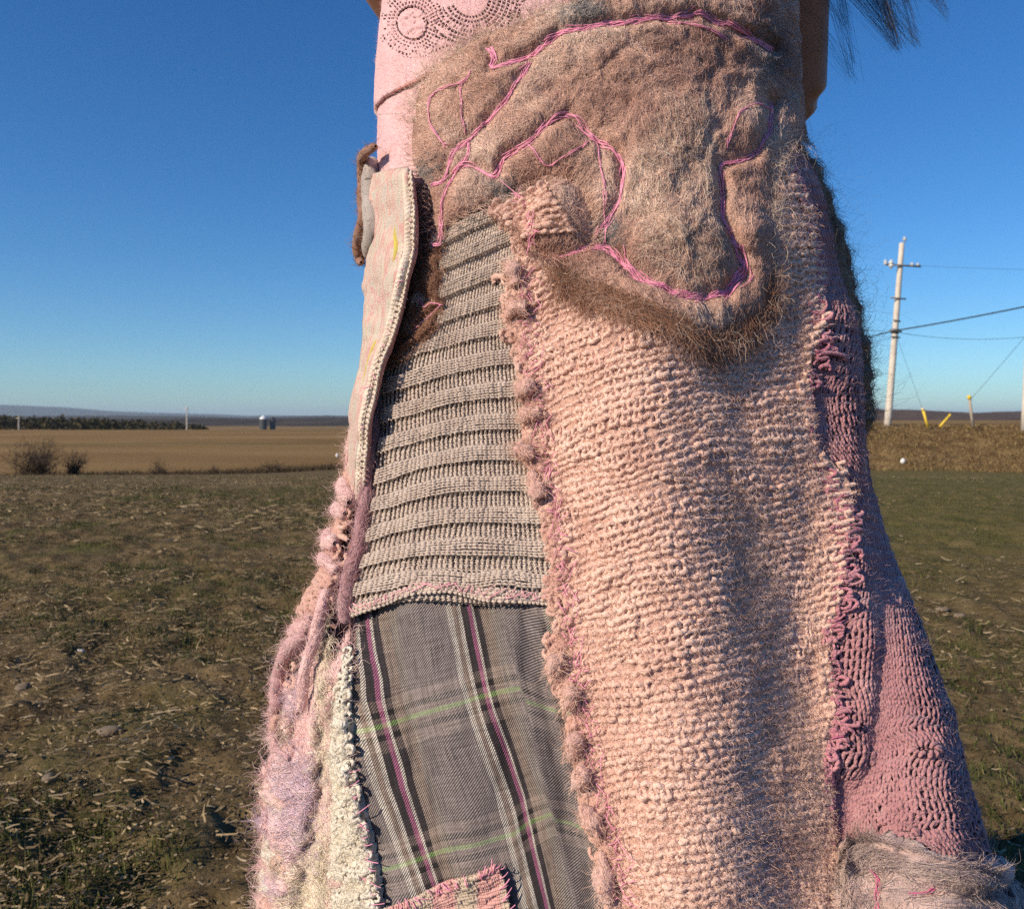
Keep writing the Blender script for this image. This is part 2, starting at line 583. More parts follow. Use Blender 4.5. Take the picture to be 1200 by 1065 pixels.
# tall dry grass standing on the road bank and in the ditch
m_dry = leaf_mat('dry_bank_grass', [(0, (0.060, 0.036, 0.018)), (0.4, (0.16, 0.100, 0.046)), (0.75, (0.28, 0.19, 0.085)), (1, (0.40, 0.30, 0.15))])
nb = 52000
bx = 8 + RNG.random(nb) * 30; by = 37.4 + RNG.random(nb) * 7.4
mk = fbm(bx * .7, by * .7, 90, 3) + RNG.normal(0, .25, nb) > -0.25
v, q, _, t = blades(bx[mk], by[mk], 0.05, 0.20, 0.012, 1.2)
mesh_obj('bank_grass', v, q, m_dry, smooth=False, col=t, kind='stuff')['label'] = 'tall dry brown grass covering the road bank'
m_brush = leaf_mat('ditch_brush', [(0, (0.030, 0.020, 0.012)), (0.6, (0.075, 0.050, 0.028)), (1, (0.13, 0.095, 0.05))])
nb = 26000
bx = -32 + RNG.random(nb) * 33
by = 31 + (bx + 18.6) * 1.15 + RNG.normal(0.2, 1.0, nb)
mk = by > 16
v, q, _, t = blades(bx[mk], by[mk], 0.08, 0.34 , 0.010, 0.7)
mesh_obj('ditch_brush', v, q, m_brush, smooth=False, col=t, kind='stuff')['label'] = 'dark brown brush along the ditch before the tan field'


# ------------------------------------------------------------------ distant land
def at(px, py, Y):
    return np.array([(px - HX) / F * Y, Y, CAMZ + (HY - py) / F * Y])


def ridge(name, px, py, Y, depth, mat, label, drop=60.0, rough=2.0, seed=1):
    """a long hill: crest traced at distance Y, falling away in front and behind"""
    n = 160
    X = np.interp(np.linspace(0, 1, n), np.linspace(0, 1, len(px)), px)
    Z = np.interp(X, px, py)
    X3 = (X - HX) / F * Y
    Z3 = CAMZ + (HY - Z) / F * Y
    k = 15
    V = np.empty((n, k, 3)); s = np.linspace(-1, 1, k)
    for j in range(k):
        V[:, j, 0] = X3
        V[:, j, 1] = Y + s[j] * depth
        V[:, j, 2] = Z3 - (Z3 + drop) * s[j] ** 2 + rough * fbm(X3 / depth * 6, np.full(n, s[j] * 3), seed, 4)
    ids_ = np.arange(n * k).reshape(n, k)
    q_ = np.stack([ids_[:-1, :-1], ids_[1:, :-1], ids_[1:, 1:], ids_[:-1, 1:]], -1).reshape(-1, 4)
    o = mesh_obj(name, V.reshape(-1, 3), q_, mat)
    return tag(o, label, kind='structure')


m_hill, nt, b = new_mat('wooded_hill')
r_, _n = noise_col(nt, [(0.35, (0.030, 0.026, 0.018)), (0.55, (0.060, 0.042, 0.030)), (0.7, (0.085, 0.070, 0.035))], 0.012, 8)
nt.links.new(r_.outputs[0], b.inputs['Base Color'])
m_hill2, nt, b = new_mat('bare_woods')
r_, _n = noise_col(nt, [(0.3, (0.070, 0.045, 0.036)), (0.6, (0.115, 0.078, 0.055)), (0.75, (0.15, 0.11, 0.07))], 0.05, 8)
nt.links.new(r_.outputs[0], b.inputs['Base Color'])
ridge('hills', [-900, -300, 0, 120, 230, 290, 330, 380, 420, 520, 700, 900], [489, 488, 488, 487.5, 487.5, 490, 488, 487.0, 488, 486, 487, 486], 5200, 1400, m_hill, 'dark wooded hills on the far horizon', 40, 6, 3)
ridge('wooded_hills', [-900, -300, 0, 100, 190, 240, 290, 340, 400, 460, 600, 800], [492, 491, 490.5, 491, 490.5, 489.8, 491.5, 490.2, 489.2, 489.5, 489, 490], 1700, 420, m_hill, 'dark wooded hills behind the silos', 22, 3, 8)
ridge('mountains', [-900, -400, -50, 20, 60, 110, 180, 300, 700], [484, 478, 476.5, 474.5, 476.5, 481, 484, 487, 488], 15000, 4000, m_hill, 'faint blue mountain ridge on the far horizon', 100, 12, 6)
ridge('hill', [700, 900, 1010, 1045, 1080, 1120, 1165, 1200, 1280, 1500], [486, 482, 479.5, 480.5, 482.5, 484.5, 483.5, 481.5, 481, 484], 900, 260, m_hill2, 'low brown wooded hill behind the road bank', 6, 1.2, 11)

# wood at the edge of the tan field (one mass)
m_wood = leaf_mat('dark_wood', [(0, (0.018, 0.022, 0.012)), (0.5, (0.045, 0.044, 0.022)), (0.85, (0.080, 0.062, 0.034)), (1, (0.13, 0.09, 0.05))])
def crown_faces(c, rx, ry, rz, n, size):
    d = unit(RNG.normal(0, 1, (n, 3))) * (RNG.random((n, 1)) ** 0.4)
    p = np.asarray(c) + d * np.array([rx, ry, rz])
    a = unit(RNG.normal(0, 1, (n, 3))); b_ = unit(np.cross(a, RNG.normal(0, 1, (n, 3))))
    s = size * (0.5 + RNG.random((n, 1)))
    V = np.stack([p - a * s, p + b_ * s * .7, p + a * s, p - b_ * s * .7], 1)
    q_ = np.arange(n * 4).reshape(n, 4)
    return V.reshape(-1, 3), q_, None, np.repeat(RNG.random(n), 4)
parts = []
for i in range(150):
    px = -60 + RNG.random() ** .8 * 300
    Y = 380 + RNG.random() * 80
    top = np.interp(px, [-60, 0, 60, 120, 180, 240], [487, 487.5, 489.5, 491, 494, 499]) + RNG.normal(0, 1.1)
    c = at(px, top, Y); hgt = 5 + RNG.random() * 3
    parts.append(crown_faces((c[0], Y, c[2] - hgt * .55), 2.6 + RNG.random() * 2.0, 2.5, hgt * .6, 90, 0.55))
v, q, _, t = merge(parts)
mesh_obj('woodland', v, q, m_wood, smooth=False, col=t, kind='stuff')['label'] = 'dark band of far woodland beyond the tan field'

# haze: the air between the camera and the hills
m_air = bpy.data.materials.new('air')
m_air.use_nodes = True
nt = m_air.node_tree
nt.nodes.clear()
pv = nd(nt, 'ShaderNodeVolumePrincipled')
pv.inputs['Color'].default_value = (0.66, 0.84, 1.0, 1)
pv.inputs['Density'].default_value = 0.000045
mo = nd(nt, 'ShaderNodeOutputMaterial')
nt.links.new(pv.outputs[0], mo.inputs['Volume'])
hz_v, hz_f = box_vf((0, 0, 160), (88000, 88000, 560))
tag(mesh_obj('haze', hz_v, hz_f, m_air, smooth=False), 'thin bluish air over the land', kind='stuff')

# ------------------------------------------------------------------ shrubs, poles, posts, silos
m_twig = plain('shrub_twig', (0.085, 0.062, 0.045), 0.9, 0.3, 4)
m_twigleaf = leaf_mat('shrub_dry_leaf', [(0, (0.045, 0.032, 0.020)), (0.6, (0.10, 0.068, 0.040)), (1, (0.16, 0.11, 0.06))])
def shrub(px, py, Y, w, h, n, label):
    x = (px - HX) / F * Y
    z = float(H(x, Y))
    e = empty('shrub', (x, Y, z - 0.05), label, 'shrub', 'bare shrubs along the ditch')
    k = 5
    u = np.linspace(0, 1, k)[None, :, None]
    yaw = RNG.random(n) * 6.283; sp = np.sqrt(RNG.random(n)) * w * .5
    hh = h * (0.55 + .5 * RNG.random(n)) * np.sqrt(np.maximum(0.1, 1 - (sp / (w * .56)) ** 2))
    root = np.stack([x + RNG.normal(0, w * .12, n), Y + RNG.normal(0, w * .12, n), np.full(n, z - .03)], -1)
    tip = np.stack([x + np.cos(yaw) * sp, Y + np.sin(yaw) * sp, z + hh], -1)
    P = root[:, None] * (1 - u) + tip[:, None] * u
    P[..., :2] -= ((tip - root)[:, None, :2]) * (u * (1 - u)) * .7
    P[:, 1:] += RNG.normal(0, .03, (n, k - 1, 3)) * np.array([1, 1, .5]) * h
    N = np.broadcast_to(np.array([0.3, 1, 0.2]), P.shape)
    v, q, _, _ = tubes(P, N, (0.011 * (1 - .75 * u[..., 0])) * np.ones((n, 1)), 3)
    stems = mesh_obj('stems', v, q, m_twig, e, kind='stuff')
    # side twigs
    n2 = n * 7
    i = RNG.integers(0, n, n2); j = RNG.integers(1, k, n2)
    b0 = P[i, j]; d = unit(RNG.normal(0, 1, (n2, 3)) + np.array([0, 0, .8])) * (h * (.08 + .16 * RNG.random((n2, 1))))
    P2 = np.stack([b0, b0 + d * .5 + RNG.normal(0, .01, (n2, 3)), b0 + d], 1)
    v, q, _, _ = tubes(P2, np.broadcast_to(np.array([.3, 1, .2]), P2.shape), 0.0045, 3)
    mesh_obj('twigs', v, q, m_twig, stems, kind='stuff')
    c = P2[RNG.integers(0, n2, n * 4), 2]
    a = unit(RNG.normal(0, 1, c.shape)); b_ = unit(np.cross(a, RNG.normal(0, 1, c.shape))); s = .022
    V = np.stack([c - a * s, c + b_ * s * .6, c + a * s, c - b_ * s * .6], 1)
    mesh_obj('dry_leaves', V.reshape(-1, 3), np.arange(len(c) * 4).reshape(-1, 4), m_twigleaf, e, False, None, np.repeat(RNG.random(len(c)), 4), 'stuff')
    return e
shrub(42, 548, 33, 2.3, 1.5, 150, 'largest bare brown shrub near the edge of the far field')
shrub(87, 548, 34, 1.15, 1.15, 75, 'upright bare brown shrub beside the largest shrub')
shrub(186, 545, 36, 1.0, 0.75, 45, 'small round bare shrub standing alone on the dark ditch')
shrub(252, 541, 38, 0.6, 0.5, 26, 'tiniest bare shrub, a sprig above the ditch')
shrub(322, 537, 41, 1.9, 0.45, 50, 'low wide bare shrub on the ditch nearest the skirt')

m_pole = plain('weathered_pole_wood', (0.60, 0.54, 0.47), 0.9, 0.12, 3)
m_steel = plain('galvanised_steel', (0.16, 0.16, 0.17), 0.5, 0.2, 10, 0.5)
m_porc = plain('porcelain', (0.65, 0.65, 0.66), 0.3, 0.05, 10, 0.5)
m_wire = plain('cable', (0.030, 0.035, 0.045), 0.6, 0.1, 3)
m_yel = plain('yellow_plastic', (0.78, 0.55, 0.06), 0.5, 0.08, 4)
m_postgrey = plain('faded_grey_post', (0.34, 0.30, 0.25), 0.9, 0.2, 6)


def lathe(p0, p1, prof, sides=14):
    """surface of revolution along p0->p1; prof = [(t, radius)]"""
    p0 = np.asarray(p0, float); p1 = np.asarray(p1, float)
    ax = unit(p1 - p0); ref = np.array([0, 1.0, 0]) if abs(ax[1]) < .9 else np.array([1.0, 0, 0])
    u_ = unit(np.cross(ax, ref)); w_ = np.cross(ax, u_)
    a = np.linspace(0, 2 * math.pi, sides, endpoint=False)
    rings = [p0 + (p1 - p0) * t_ + r * (np.cos(a)[:, None] * u_ + np.sin(a)[:, None] * w_) for t_, r in prof]
    V = np.concatenate(rings)
    ids_ = np.arange(len(V)).reshape(len(prof), sides)
    q_ = np.stack([ids_[:-1], np.roll(ids_, -1, 1)[:-1], np.roll(ids_, -1, 1)[1:], ids_[1:]], -1).reshape(-1, 4)
    return V, q_


def insulator(p, h, r, parent, name='insulator'):
    p = np.asarray(p, float)
    pr = [(0, .001), (0, r * .5), (.2, r * .5), (.25, r), (.4, r), (.45, r * .55), (.55, r * .55), (.6, r), (.75, r), (.8, r * .5), (1, r * .4), (1, .001)]
    v, q = lathe(p, p + np.array([0, 0, h]), pr, 10)
    return mesh_obj(name, v, q, m_porc, parent)


def bar(a, b, w, parent, name, mat):
    v, q = lathe(a, b, [(0, .001), (0, w), (1, w), (1, .001)], 8)
    return mesh_obj(name, v, q, mat, parent)


def utility_pole(base, top, rb, rt, label, full=True):
    base = np.asarray(base, float); top = np.asarray(top, float)
    e = empty('utility_pole', base, label, 'utility pole', 'utility poles')
    n = 9
    pr = [(0, .001)] + [(t_, (rb + (rt - rb) * t_) * (1 + .02 * math.sin(7 * t_ * 3))) for t_ in np.linspace(0, 1, n)] + [(1.002, rt * .6), (1.003, .001)]
    v, q = lathe(base - (top - base) * .03, top, pr, 16)
    mesh_obj('post', v, q, m_pole, e)
    if not full:
        return e
    ax = unit(top - base); L = np.linalg.norm(top - base)
    P = lambda py_: base + (top - base) * ((base_py - py_) / (base_py - top_py))
    base_py, top_py = 500.0, 285.0
    side = np.array([1, 0, 0.0])
    # pole-top pin insulator
    bar(P(285) + (0.1, 0, -.15), P(285) + (.14, 0, .12), .02, e, 'pin', m_steel)
    insulator(P(285) + np.array([.14, 0, .1]), .22, .10, e)
    # crossarm
    c = P(312)
    arm0, arm1 = c + np.array([-.85, -.18, .06]), c + np.array([.98, -.18, -.05])
    bar(arm0, arm1, .05, e, 'crossarm', m_steel)
    for q0, h, r in ((arm0 + (0.02, 0, -.05), .30, .10), (arm0 + (.30, 0, -.22), .46, .13), (arm1 + (-.45, 0, 0), .2, .10), (arm1 + (-.15, 0, 0), .18, .09)):
        insulator(q0, h, r, e)
    for py_, w in ((350, .42), (376, .2), (388, .34), (395, .25)):
        c = P(py_)
        bar(c + np.array([-w, -.17, .03]), c + np.array([w * .8, -.17, -.04]), .045, e, 'bracket', m_steel)
    c = P(388)
    v, q = lathe(c - ax * .12, c + ax * .12, [(0, .15), (0, .19), (1, .19), (1, .15)], 14)
    mesh_obj('clamp_band', v, q, m_steel, e)
    return e


PY = 44.0
pb = at(1040, 500.5, PY); pt = at(1057, 285, PY)
utility_pole(pb, pt, 0.18, 0.125, 'tall whitewashed wooden utility pole leaning beside the brown side of the skirt')
p2b = at(1200.5, 497, 41.0); p2t = at(1212, 250, 41.0)
utility_pole(p2b, p2t, 0.15, 0.11, 'white utility pole cut by the edge of the picture, beyond the yellow-topped post', False)
for px, y0, y1, Y, lab in ((22, 509, 487, 330, 'far thin white utility pole before the dark wood'), (219, 507, 476, 330, 'far thin white utility pole between the wood and the silos')):
    e = utility_pole(at(px, y0, Y), at(px, y1, Y), 0.26, 0.18, lab, False)
    c = at(px, y1 + 3, Y)
    bar(c + (-1.0, -.25, 0), c + (1.0, -.25, 0), .10, e, 'crossarm', m_pole)


def wire(a, b, sag, r, label, n=40):
    u = np.linspace(0, 1, n)[:, None]
    P = np.asarray(a) * (1 - u) + np.asarray(b) * u
    P[:, 2] -= sag * 4 * (u * (1 - u))[:, 0]
    v, q, _, _ = tubes(P[None], np.broadcast_to(np.array([0.1, .3, 1.0]), (1, n, 3)), r, 6)
    return tag(mesh_obj('overhead_wire', v, q, m_wire), label, 'wire', 'overhead wires')
wire(at(1046, 388, 43.8), at(1330, 331, 34), 0.10, .034, 'thick black cable rising from the leaning pole to the picture edge')
wire(at(1046, 388, 43.8), at(650, 490.2, 420), 0.0, .034, 'thick black cable running from the leaning pole behind the skirt')
wire(at(1048, 389, 43.8), at(1203, 395, 41), 0.22, .010, 'thin slack wire between the two white poles')
wire(at(1072, 311, 43.8), at(1330, 316, 40), 0.10, .006, 'hair-thin wire from the crossarm insulators')
wire(at(1044, 396, 43.8), at(660, 490.6, 420), 0.0, .011, 'thin lower wire dropping from the leaning pole behind the skirt')
wire(at(1202, 394, 41), at(1136, 470, 43), 0.0, .009, 'slanting guy wire above the yellow-topped post')
wire(at(1050, 392, 43.8), at(1084, 488, 43), 0.0, .007, 'faint guy wire running down to the yellow marker posts')


def marker(name, p0, p1, r, label, mats):
    p0 = np.asarray(p0); p1 = np.asarray(p1)
    e = empty(name, p0, label, 'post', 'marker posts on the bank')
    body, cap = mats
    c = p0 + (p1 - p0) * .86
    v, q = lathe(p0 - (p1 - p0) * .08, c, [(0, .001), (0, r), (.5, r * 1.02), (1, r), (1, .001)], 12)
    mesh_obj('post', v, q, body, e)
    v, q = lathe(c, p1, [(0, .001), (0, r * 1.25), (.75, r * 1.25), (.93, r * .9), (1, r * .3), (1, .001)], 12)
    mesh_obj('cap', v, q, cap, e)
marker('marker_post', at(1087, 499, 43), at(1081, 478, 43), .062, 'short pale yellow marker post leaning towards the tall pole', (m_yel, plain('faded_yellow', (.75, .60, .28), .6)))
marker('marker_post', at(1102, 499, 43), at(1114, 485.5, 43), .05, 'short yellow marker post tipped over to one side', (m_yel, m_yel))
marker('marker_post', at(1140, 497.5, 43), at(1135.5, 463, 43), .075, 'grey leaning post with a bright yellow cap', (m_postgrey, m_yel))

m_silo = plain('dark_silo_staves', (0.045, 0.050, 0.060), 0.7, 0.2, 1)
m_dome = plain('white_silo_dome', (0.75, 0.77, 0.8), 0.4, 0.05, 1, .4)
m_barn = plain('dark_barn_boards', (0.05, 0.045, 0.045), 0.9, 0.2, 1)
def silo(px, y0, y1, Y, wpx, dome, label):
    b0 = at(px, y0, Y); t0 = at(px, y1, Y); r = wpx / 2 / F * Y
    e = empty('silo', b0, label, 'silo', 'farm silos on the horizon')
    v, q = lathe(b0 - (0, 0, 3), t0, [(0, r), (1, r)], 20)
    mesh_obj('drum', v, q, m_silo, e)
    pr = [(s, r * 1.02 * math.cos(s * 1.5)) for s in np.linspace(0, 1, 6)]
    v, q = lathe(t0, t0 + np.array([0, 0, r * 1.0]), pr, 20)
    mesh_obj('dome', v, q, dome, e)
    for k in range(6):
        c = b0 + (t0 - b0) * (k + .5) / 6
        v, q = lathe(c, c + np.array([0, 0, .35]), [(0, r), (0, r * 1.03), (1, r * 1.03), (1, r)], 20)
        mesh_obj('hoop', v, q, m_steel, e)
silo(308.5, 506, 491, 900, 8.5, m_dome, 'wider dark farm silo with white dome on the horizon')
silo(319.5, 506, 491.5, 905, 6.5, m_silo, 'narrower dark farm silo beside the white-domed one')

# pale scraps lying in the field
m_white = plain('white_plastic', (0.82, 0.82, 0.80), 0.5, 0.05, 10, .4)
m_stone = plain('pale_field_stone', (0.20, 0.155, 0.115), 0.95, 0.25, 60)
def lump(name, x, y, r, mat, label, cat, sq=(1, 1, .7), group=None, lift=.4):
    n, k = 14, 9
    th = np.linspace(0, 2 * math.pi, n, endpoint=False); ph = np.linspace(0.02, math.pi - .02, k)
    T, Pp = np.meshgrid(th, ph, indexing='ij')
    d = np.stack([np.cos(T) * np.sin(Pp), np.sin(T) * np.sin(Pp), np.cos(Pp)], -1)
    s = RNG.integers(0, 999)
    rad = r * (1 + .22 * vnoise(d[..., 0] * 1.6 + s, d[..., 1] * 1.6 + d[..., 2], 5))
    z = float(H(x, y) + clods(np.array(x), np.array(y)))
    V = d * rad[..., None] * np.array(sq) + np.array([x, y, z + r * lift])
    ids_ = np.arange(n * k).reshape(n, k)
    q_ = np.stack([ids_[:, :-1], np.roll(ids_, -1, 0)[:, :-1], np.roll(ids_, -1, 0)[:, 1:], ids_[:, 1:]], -1).reshape(-1, 4)
    return tag(mesh_obj(name, V.reshape(-1, 3), q_, mat), label, cat, group)
def gpos(px, py):
    """where the ray through a photo pixel meets the land"""
    Y = 1.0
    for i in range(60):
        x = (px - HX) / F * Y
        Y = 0.5 * Y + 0.5 * (CAMZ - float(H(x, Y))) * F / (py - HY)
    return (px - HX) / F * Y, Y
x, y = gpos(1058, 546)
lump('plastic_ball', x, y, .115, m_white, 'small white ball lying at the foot of the bank', 'litter', (1, 1, 1), None, .9)
x, y = gpos(395, 536)
lump('plastic_scrap', x, y, .13, m_white, 'white scrap lying in the tan field beside the skirt', 'litter', (.7, .7, 1), None, .9)
g = 'stones in the field'
for px, py, r, sq, lab in ((128, 860, .022, (1.4, 1, .55), 'flat brown stone among the straw, largest in the field'),
                           (57, 924, .014, (1, 1, .8), 'small round pale stone in the dark soil near the picture edge'),
                           (94, 760, .011, (1.5, .8, .5), 'bright white sliver of stone lying on the soil'),
                           (27, 806, .020, (1.1, 1, .7), 'dull grey stone in the soil by the picture edge'),
                           (1105, 715, .020, (1.4, 1, .5), 'pale oblong stone in the grass beside the skirt'),
                           (1124, 722, .018, (1.2, 1, .6), 'tan stone in the grass, right of the oblong stone')):
    x, y = gpos(px, py)
    lump('stone', x, y, r, m_white if 'white' in lab else m_stone, lab, 'stone', sq, g)

# ------------------------------------------------------------------ the clothed figure: a surface that all garment pieces lie on
YA = 0.80                    # distance of the body's axis
rows = np.array([-430, -330, -250, -150, -60, 0, 100, 170, 220, 300, 400, 500, 600, 700, 800, 900, 1000, 1065, 1150, 1300.])
sil_l = np.array([500, 452, 440, 446, 448, 446, 440, 440, 434, 432, 436, 418, 396, 368, 346, 336, 331, 328, 324, 316.])
sil_r = np.array([850, 902, 912, 908, 903, 910, 918, 926, 962, 985, 992, 1000, 1022, 1064, 1106, 1138, 1168, 1186, 1204, 1222.])
depth = np.array([.09, .115, .125, .128, .124, .122, .122, .126, .135, .150, .166, .182, .198, .214, .229, .242, .254, .261, .27, .28])
sil_l = sil_l + np.interp(rows, [150, 230], [4, 9]); sil_r = sil_r - np.interp(rows, [150, 230], [6, 12])   # room for the thickness of the wool
zc = CAMZ + (HY - rows) / F * YA
o_ = np.argsort(zc)
zs = zc[o_]; cxs = (((sil_l + sil_r) / 2 - HX) / F * YA)[o_]; rxs = ((sil_r - sil_l) / 2 / F * YA * 0.957)[o_]; rys = depth[o_]
def _sm(a):
    zz = np.linspace(zs[0], zs[-1], 240)
    v = np.interp(zz, zs, a)
    k = np.hanning(15); k /= k.sum()
    v = np.convolve(np.pad(v, 7, 'edge'), k, 'valid')
    return zz, v
_zz, _cx = _sm(cxs); _, _rx = _sm(rxs); _, _ry = _sm(rys)


def base_pt(px, py):
    px = np.asarray(px, float); py = np.asarray(py, float)
    k0 = (px - HX) / F
    Y = np.full(np.broadcast(px, py).shape, 0.62)
    for i in range(14):
        z = CAMZ + (HY - py) / F * Y
        cx = np.interp(z, _zz, _cx); rx = np.interp(z, _zz, _rx); ry = np.interp(z, _zz, _ry)
        a = 1 / rx ** 2; b = 1 / ry ** 2
        # tangent rays
        qa = a * (1 - b * YA ** 2); qb = 2 * a * b * cx * YA; qc = b * (1 - a * cx ** 2)
        dd = np.sqrt(np.maximum(qb * qb - 4 * qa * qc, 0))
        k1 = (-qb + dd) / (2 * qa); k2 = (-qb - dd) / (2 * qa)
        kl = np.minimum(k1, k2); kr = np.maximum(k1, k2)
        k = np.clip(k0, kl, kr)
        A = k * k * a + b; B = k * cx * a + YA * b; C = cx * cx * a + YA * YA * b - 1
        Yn = (B - np.sqrt(np.maximum(B * B - A * C, 0))) / A
        x = k * Yn
        th = np.arctan2((x - cx) / rx, (YA - Yn) / ry)
        ex = (k0 - k) * F * 0.0075
        th = th + ex
        Yn = YA - ry * np.cos(th)
        Y = 0.3 * Y + 0.7 * Yn
    x = cx + rx * np.sin(th)
    return np.stack([x, Y, CAMZ + (HY - py) / F * Y], -1)


FOLDS = [  # (polyline in photo pixels, half width, height in metres)
    ([(745, 430), (760, 600), (785, 800), (800, 1000), (815, 1300)], 74, .032),
    ([(962, 380), (968, 520), (978, 700), (985, 800), (975, 880)], 26, .016),
    ([(1010, 600), (1042, 700), (1066, 800), (1080, 950), (1090, 1300)], 36, .012),
    ([(430, 800), (470, 950), (520, 1300)], 40, .012),
    ([(598, 700), (622, 830), (650, 950), (690, 1080), (720, 1300)], 22, .005),
    ([(500, 720), (540, 850), (560, 1000)], 26, .006),
    ([(900, 500), (880, 560)], 40, .006),
    ([(360, 720), (335, 830), (330, 1000), (330, 1300)], 40, .015),
]
def foldD(px, py):
    d = np.zeros(np.broadcast(px, py).shape)
    for pl, w, h in FOLDS:
        e = h * np.exp(-(dist_pl(pl, px, py) / w) ** 2)
        d = d + (e * sstep(500, 800, py) if w == 36 else e)
    d = d + .0025 * vnoise(px / 70., py / 90., 41) + .0012 * vnoise(px / 28., py / 34., 42) + .003
    return d


LX0, LY0, LS = 60.0, -340.0, 3.0
lx = np.arange(LX0, 1460, LS); ly = np.arange(LY0, 1330, LS)
GX, GY = np.meshgrid(lx, ly, indexing='ij')
def _grad_n(P):
    du = np.gradient(P, axis=0); dv = np.gradient(P, axis=1)
    return unit(np.cross(du, dv))
_B = base_pt(GX, GY)
_N0 = _grad_n(_B)
if _N0[len(lx) // 2, len(ly) // 2, 1] > 0: _N0 = -_N0
_SG = 1.0
# the skirt is boxy at the wearer's side: its front face runs on flat before turning the corner
BOX_DIR = np.array([-.44, -.898, 0.0])
_BX = .095 * sstep(955, 1130, GX) * sstep(500, 760, GY)
LUT_P = _B + _N0 * foldD(GX, GY)[..., None] + _BX[..., None] * BOX_DIR
LUT_N = _grad_n(LUT_P)
if LUT_N[len(lx) // 2, len(ly) // 2, 1] > 0: LUT_N = -LUT_N


def _look(px, py):
    fx = np.clip((px - LX0) / LS, 0, len(lx) - 1.001); fy = np.clip((py - LY0) / LS, 0, len(ly) - 1.001)
    i = fx.astype(int); j = fy.astype(int); a = (fx - i)[..., None]; b = (fy - j)[..., None]
    def bl(T):
        return (T[i, j] * (1 - a) + T[i + 1, j] * a) * (1 - b) + (T[i, j + 1] * (1 - a) + T[i + 1, j + 1] * a) * b
    return bl(LUT_P), unit(bl(LUT_N))


_FD = foldD(GX, GY)
def S(px, py, off=0.0):
    """pattern coordinates on the garment -> world point and outward normal (outer layers are cut larger round the body)"""
    px = np.asarray(px, float); py = np.asarray(py, float)
    px, py = np.broadcast_arrays(px, py)
    off = np.broadcast_to(np.asarray(off, float), px.shape)
    l = np.interp(py, rows, sil_l); r = np.interp(py, rows, sil_r)
    i = np.clip(((px - LX0) / LS).astype(int), 0, len(lx) - 1); j = np.clip(((py - LY0) / LS).astype(int), 0, len(ly) - 1)
    t = (off + _FD[i, j]) * F / .76
    qx = (l + r) / 2 + (px - (l + r) / 2) * (r - l) / (r - l + 2 * t)
    P, N = _look(qx, HY + (py - HY) * (1 - _BX[i, j] * 1.25))
    return P + N * off[..., None], N


MM = 0.001
person = empty('person', (0.07, YA, 0.0), 'person in a pale pink top and patchwork wool skirt standing in the field', 'person')

# ---- materials of the garment
m_lining = wool('lining_wool', [(0.3, (.20, .10, .10)), (0.7, (.32, .17, .16))], 30, 0)
m_peach = wool('peach_wool', [(0.28, (.68, .415, .34)), (0.46, (.79, .515, .425)), (0.6, (.83, .57, .475)), (0.74, (.74, .465, .39))], 26, 1500, .3, 1100)
m_rib = wool('oatmeal_wool', [(0.3, (.57, .45, .39)), (0.6, (.67, .55, .48)), (0.8, (.75, .65, .57))], 30, 2600, .2, 1600)
m_mauve = wool('mauve_silk_wool', [(0.3, (.39, .175, .195)), (0.55, (.48, .235, .25)), (0.75, (.60, .36, .36))], 40, 2200, .3, 1400, None, .6)
m_lace = wool('pink_lace_knit', [(0.3, (.76, .45, .46)), (0.7, (.85, .545, .56))], 30, 0, .3, 900)
m_thread = plain('pink_thread', (.84, .33, .48), .55, .2, 200, .4)
m_threadd = plain('rose_thread', (.62, .14, .30), .55, .2, 200, .4)
m_felt = wool('brown_felt', [(0.25, (.38, .21, .165)), (0.5, (.56, .35, .285)), (0.75, (.66, .47, .40))], 14, 0, .3, 900)
m_feltf = fibre_mat('brown_fibre', [(0.3, (.47, .26, .205)), (0.5, (.70, .455, .365)), (0.7, (.84, .64, .54))], 14)


